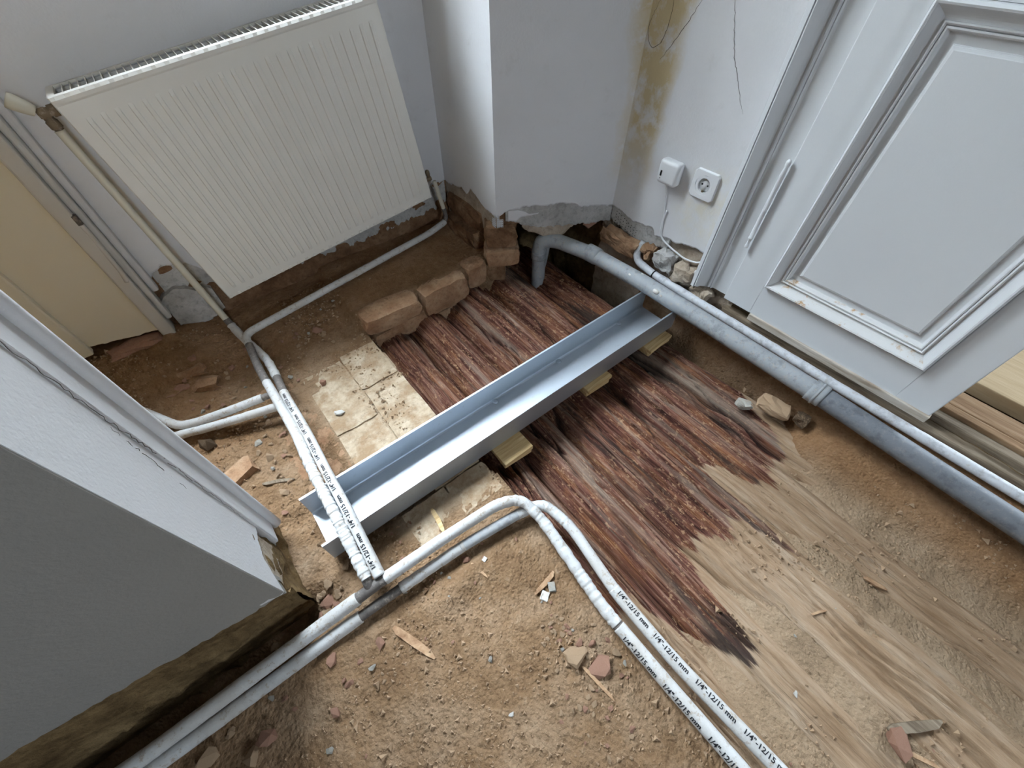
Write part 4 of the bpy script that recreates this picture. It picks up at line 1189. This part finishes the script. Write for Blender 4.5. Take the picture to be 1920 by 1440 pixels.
# ------------------------------------------------------------------ loose stones
def chunk(seed, flat):
    rnd = random.Random(seed)
    bm = bmesh.new()
    for _ in range(13):
        v = Vector((rnd.gauss(0, 1), rnd.gauss(0, 1), rnd.gauss(0, 1))).normalized() * rnd.uniform(.75, 1.05)
        bm.verts.new((v.x * .5, v.y * .38, v.z * flat))
    r = bmesh.ops.convex_hull(bm, input=bm.verts)
    for v in [v for v in bm.verts if not v.link_faces]: bm.verts.remove(v)
    bmesh.ops.recalc_face_normals(bm, faces=bm.faces)
    me = bpy.data.meshes.new('stone'); bm.to_mesh(me); bm.free()
    return me
SHAPES = {}
for key, m in (('p', STONE_P), ('t', STONE_T), ('g', STONE_G), ('w', STONE_W), ('d', STONE_D)):
    SHAPES[key] = []
    for s in range(5):
        me = chunk(s * 7 + ord(key), .22 if s % 2 else .33)
        me.materials.append(m)
        SHAPES[key].append(me)
STONES = [(0.161,-0.013,0.064,'t'),(0.188,-0.059,0.054,'p'),(0.204,-0.023,0.025,'p'),(0.182,-0.002,0.023,'p'),(0.159,0.064,0.018,'t'),(0.154,0.046,0.020,'t'),(0.187,0.038,0.018,'p'),(0.142,0.069,0.014,'t'),(0.166,0.032,0.015,'t'),(0.180,0.025,0.014,'p'),(0.149,-0.073,0.019,'t'),(0.134,-0.095,0.018,'t'),(0.132,-0.079,0.014,'t'),(0.115,-0.090,0.014,'p'),(0.107,-0.081,0.018,'t'),(0.121,-0.105,0.012,'t'),(0.160,-0.086,0.015,'t'),(-0.153,0.265,0.028,'p'),(-0.132,0.226,0.014,'t'),(-0.234,0.239,0.023,'p'),(0.088,0.290,0.025,'p'),(0.120,0.044,0.016,'t'),(0.234,-0.089,0.014,'g'),(0.233,-0.064,0.023,'t'),(0.294,-0.127,0.016,'p'),(-0.005,-0.005,0.014,'w'),(0.017,0.093,0.015,'g'),(0.098,-0.170,0.016,'t'),(0.018,0.200,0.013,'t'),(-0.390,0.258,0.047,'p'),(-0.419,0.251,0.046,'t'),(-0.489,0.300,0.048,'t'),(-0.448,0.310,0.023,'t'),(-0.276,0.213,0.032,'p'),(-0.246,0.302,0.029,'p'),(-0.241,0.254,0.015,'p'),(-0.187,0.418,0.031,'t'),(-0.214,0.425,0.044,'p'),(-0.243,0.407,0.034,'p'),(-0.195,0.453,0.030,'t'),(-0.214,0.447,0.022,'t'),(-0.281,0.411,0.024,'t'),(-0.363,0.408,0.021,'t'),(-0.198,0.403,0.020,'p'),(-0.171,0.424,0.017,'t'),(-0.252,0.431,0.019,'t'),(0.570,-0.521,0.066,'p'),(0.485,-0.354,0.016,'w'),(0.547,-0.347,0.011,'t'),(0.562,-0.362,0.010,'t'),(0.664,-0.401,0.010,'t'),(0.031,0.891,0.033,'w'),(0.037,1.035,0.033,'p'),(0.117,1.274,0.043,'p'),(0.131,1.249,0.035,'t'),(-0.038,1.129,0.023,'g'),(-0.021,1.099,0.018,'p'),(0.069,1.090,0.023,'t'),(0.038,1.243,0.028,'t'),(0.141,1.196,0.019,'t'),(0.070,1.259,0.017,'t'),(0.085,1.268,0.017,'t'),(-0.196,0.931,0.031,'g'),(-0.193,0.862,0.037,'t'),(-0.132,0.923,0.030,'p'),(-0.176,0.947,0.020,'t'),(-0.319,1.017,0.059,'d'),(-0.190,0.730,0.037,'t'),(-0.172,1.268,0.030,'p'),(-0.153,1.000,0.021,'t'),(-0.164,1.277,0.018,'t'),(-0.195,1.257,0.021,'t'),(-0.196,1.317,0.018,'t'),(-0.168,0.755,0.026,'t'),(-0.187,0.789,0.021,'t')]
SPECIAL = {0: 'flat tan stone slab between the front pipes and the grit pile', 1: 'chunky pink brick lump right beside the flat tan slab', 29: 'upright pink brick lump near the lower left pipes',
           30: 'largest tan stone at the bottom edge, beside the pink lump', 31: 'leftmost tan stone at the bottom edge below the pipe pair', 46: 'big pink rounded stone at the bottom right on the dusty logs', 51: 'white plaster lump on the pale paving', 52: 'single dark pink pebble on the paving behind the white lump',
           53: 'pink brick piece in the gravel below the radiator', 66: 'dark soil clod beside the straight branch pipe', 25: 'lone white pebble on bare soil at bottom centre', 47: 'small white stone on the dusty logs',
           33: 'pink stone below the front pipe joint', 17: 'flat pink flake on the soil right of the front joint'}
GROUPS = {'p': ('pink brick fragment', 'pink brick fragments on the soil'), 't': ('tan rubble stone', 'tan rubble stones on the soil'),
          'g': ('grey mortar pebble', 'grey pebbles on the soil'), 'w': ('white plaster crumb', 'white crumbs on the soil'), 'd': ('dark soil clod', 'clods')}
def where(kind, x, y, s):
    size = 'tiny' if s < .011 else 'small' if s < .018 else 'medium' if s < .027 else 'large'
    if x > 1.0: place = 'on the dirt bank under the drain pipe'
    elif x > .30: place = 'on the dusty logs at lower right'
    elif y > 1.15: place = 'on the ledge under the radiator' if x > .0 else 'on the rubble slope below the cream door'
    elif y > .68 and x < -.12: place = 'left of the pair of pipes, by the casing foot'
    elif y > .68: place = 'on the paving behind the channel'
    elif y > .36: place = 'beside the partition corner' if x < -.17 and x > -.27 else 'in the trench below the shaded wall' if x <= -.27 else 'in front of the channel end'
    elif y > .24: place = 'along the front pipes near their joint' if x > -.15 else 'between the lower left pipes and the picture edge'
    elif x < -.12: place = 'on the bare soil at lower left'
    elif y > .10: place = 'on the soil mound left of the arched pipes'
    elif x > .21: place = 'close beside the printed front pipes'
    elif x > .09 and y > .0: place = 'in the upper grit pile by the printed pipes'
    elif x > .09: place = 'in the lower grit pile by the printed pipes'
    else: place = 'on bare soil at bottom centre'
    return size + ' ' + kind + ' ' + place
def surf(x, y):
    z = gz(x, y)
    if x > .29 and x < 1.15:
        k = [l for l in LOGS if l[0] <= x <= l[1]]
        if k: z = max(z, k[0][2] - .004)
    if -.03 < x < .27 and .39 < y < 1.11: z = max(z, .003)
    return z
rs = random.Random(77)
def put_stone(x, y, s, key, label, group, sink=.35):
    me = rs.choice(SHAPES[key])
    o = bpy.data.objects.new('loose_stone', me)
    COL.objects.link(o)
    o.scale = (s * 1.05, s * rs.uniform(.9, 1.2), s * rs.uniform(.8, 1.2))
    o.rotation_euler = (rs.uniform(-.3, .3), rs.uniform(-.3, .3), rs.uniform(0, 6.28))
    o.location = (x, y, surf(x, y) + s * .22 * (1 - sink))
    return tag(o, label, 'stone', group)
for i, (x, y, s, key) in enumerate(STONES):
    lab, grp = GROUPS[key]
    put_stone(x, y, s, key, SPECIAL.get(i) or where(lab, x, y, s), grp)
# more rubble of the same kinds, gathered as in the photograph
CLUST = [(.165, .045, .035, .030, 22, .006, .012), (.130, -.085, .028, .040, 20, .006, .012), (.215, -.03, .03, .04, 12, .006, .013), (-.215, .425, .05, .025, 16, .010, .022), (-.32, .41, .09, .02, 14, .010, .022),
         (.07, 1.26, .05, .03, 18, .008, .017), (-.18, 1.24, .06, .06, 18, .008, .020), (-.18, .86, .04, .10, 18, .008, .020), (-.02, .44, .04, .05, 12, .006, .012), (.02, .30, .05, .02, 14, .006, .013), (.06, .19, .10, .05, 16, .005, .010), (.60, -.40, .12, .10, 10, .005, .010),
         (-.30, .22, .12, .06, 14, .006, .015), (.02, -.10, .12, .08, 12, .005, .010), (1.125, .10, .02, .06, 8, .010, .022), (-.27, 1.12, .06, .08, 12, .010, .024), (.10, 1.36, .2, .04, 12, .006, .014)]
for cx, cy, sx, sy_, n, s0, s1 in CLUST:
    for _ in range(int(n * .92)):
        x = rs.gauss(cx, sx); y = rs.gauss(cy, sy_)
        if x < -.24 and .43 < y < .7: continue
        if y > 1.5 or x > 1.15: continue
        key = rs.choice('tttpptg')
        lab, grp = GROUPS[key]
        s = rs.uniform(s0, s1) * 1.3
        put_stone(x, y, s, key, where(lab, x, y, s), grp, .3)

for x0, x1, y0, y1, z0, z1, m, r, lab in ((1.075, 1.135, .02, .115, -.012, .014, STONE_T, 12, 'flat dusty stone slab on the bank beside the drain collar'), (1.045, 1.075, .115, .155, -.03, -.006, STONE_G, 30, 'angular grey lump on the bank above the flat slab'), (1.10, 1.14, -.03, .01, -.005, .02, STONE_D, 5, 'dark clod under the drain collar')):
    o = rock_rough('loose_stone', x0, x1, y0, y1, z0, z1, m, None, int(x0 * 1000), .006, rad(r), 3)
    tag(o, lab, 'stone', 'stones on the bank under the drain pipe')
# fine grit that nobody could count
def grit():
    rg = np.random.RandomState(3)
    N = 18000
    x = rg.uniform(-.62, 1.15, N); y = rg.uniform(-.62, 1.48, N)
    dens = fbm(x * 6, y * 6, 55, 3)
    inlog = (x > .27) & (x < 1.16)
    keep = (dens > .46) & ~((x < -.23) & (y > .42) & (y < .66)) & ~(inlog & (y > -.08)) & ~((x < -.25) & (y > .62) & (y < .75)) & ~((x > -.02) & (x < .26) & (y > .45) & (y < 1.05) & (dens < .60)) & ~(inlog & (dens < .56)) & ~((x > .88) & (y > 1.1))
    x, y = x[keep], y[keep]
    z = ground(x, y)
    for a, b, c, _ in LOGS:
        mk = (x > a) & (x < b)
        z = np.where(mk, np.maximum(z, c - .045 * (1 - np.sqrt(np.clip(1 - np.abs((x - (a + b) / 2) / ((b - a) / 2)) ** 2.6, 0, 1))) * .6 - .003), z)
    z = np.where((x > -.03) & (x < .27) & (y > .39) & (y < 1.11), np.maximum(z, .003), z)
    s = rg.uniform(.0012, .0036, len(x)) * (1 + 1.8 * rg.rand(len(x)) ** 5)
    base = np.array([(1, 0, 0), (-.5, .8, 0), (-.5, -.8, 0), (0, 0, 1.0), (0, 0, -.6)])
    V = []; F = []
    tri = [(0, 1, 3), (1, 2, 3), (2, 0, 3), (1, 0, 4), (2, 1, 4), (0, 2, 4)]
    ang = rg.uniform(0, 6.28, len(x))
    for i in range(len(x)):
        c, s_ = math.cos(ang[i]), math.sin(ang[i])
        p = base * s[i] * rg.uniform(.6, 1.4, (5, 1))
        V += [(x[i] + c * q[0] - s_ * q[1], y[i] + s_ * q[0] + c * q[1], z[i] + q[2] + s[i] * .3) for q in p]
        F += [(a + 5 * i, b + 5 * i, d + 5 * i) for a, b, d in tri]
    o = raw('grit', V, F, STONE_T)
    tag(o, 'fine tan grit strewn over the soil and dusty logs', 'grit', None, 'stuff')
grit()

# splinters of wood
def splinter(a, b, w, label, m=STICK, lift=.003, seed=1):
    rnd = random.Random(seed)
    a = np.array((a[0], a[1], surf(*a) + lift)); b = np.array((b[0], b[1], surf(*b) + lift + rnd.uniform(0, .004)))
    d = b - a; L = np.linalg.norm(d); d /= L
    s = np.cross(d, (0, 0, 1)); s /= np.linalg.norm(s); u = np.cross(s, d)
    bm = bmesh.new()
    rings = []
    for t, k in ((0, .45), (.12, .9), (.5, 1.0), (.85, .8), (1, .25)):
        c = a + d * L * t + s * rnd.uniform(-.15, .15) * w
        rings.append([bm.verts.new(c + s * w * .5 * k * p + u * w * .28 * k * q) for p, q in ((-1, -1), (1, -1), (1, 1), (-1, 1))])
    for r0, r1 in zip(rings, rings[1:]):
        for i in range(4): bm.faces.new((r0[i], r0[(i + 1) % 4], r1[(i + 1) % 4], r1[i]))
    bm.faces.new(rings[0][::-1]); bm.faces.new(rings[-1])
    o = from_bm(bm, 'wood_splinter', m)
    tag(o, label, 'wood splinter', 'splinters of wood on the soil')
splinter((.093, .452), (.084, .379), .012, 'pale wood splinter between channel and front pipe', PINE, seed=1)
splinter((.238, .139), (.171, .128), .011, 'brown wood sliver left of the arched pipes', seed=2)
splinter((.575, -.500), (.672, -.562), .018, 'long grey wood chip behind the big pink stone', OLDWOOD, seed=3)
splinter((-.117, .275), (-.075, .168), .016, 'flat dust-covered strip of wood below the pipe joint', STICK, .001, seed=4)
splinter((.095, .275), (.107, .225), .006, 'thin red-brown sliver by the small soil mound', seed=5)
splinter((.159, -.036), (.169, -.117), .007, 'thin sliver running down from the flat tan slab', seed=6)
splinter((-.230, .792), (-.157, .757), .010, 'dark twig on the soil left of the sleeved pipes', OLDWOOD, seed=7)
splinter((.837, -.341), (.850, -.390), .010, 'curled brown wood chip on the dusty logs', seed=8)
splinter((.300, -.235), (.293, -.277), .008, 'sliver lying between the two front pipes', seed=9)
splinter((.655, -.300), (.690, -.317), .005, 'tiny stick lying across the dusty logs', seed=10)
splinter((.590, -.584), (.558, -.512), .008, 'bent sliver under the big pink stone', seed=11)
splinter((-.303, .863), (-.235, .868), .012, 'broken wood bit beside the square brick', OLDWOOD, .006, seed=12)
# chips of white paint
def chip(x, y, s, r, label, m=STONE_W):
    o = rock_slab('paint_chip', -s / 2, s / 2, -s * .4, s * .4, 0, .0022, m, None, int(x * 1000) % 97, s * .12)
    o.location = (x, y, surf(x, y) + .002); o.rotation_euler = (.15, -.1, r)
    tag(o, label, 'paint chip', 'chips on the soil')
chip(.187, .113, .018, .5, 'white square chip on the soil left of the front pipes', STONE_W)
chip(.212, .117, .020, 1.1, 'grey mortar chip next to the white square chip', STONE_G)
chip(.125, .262, .010, .3, 'tiny white chip on the soil mound', STONE_W)
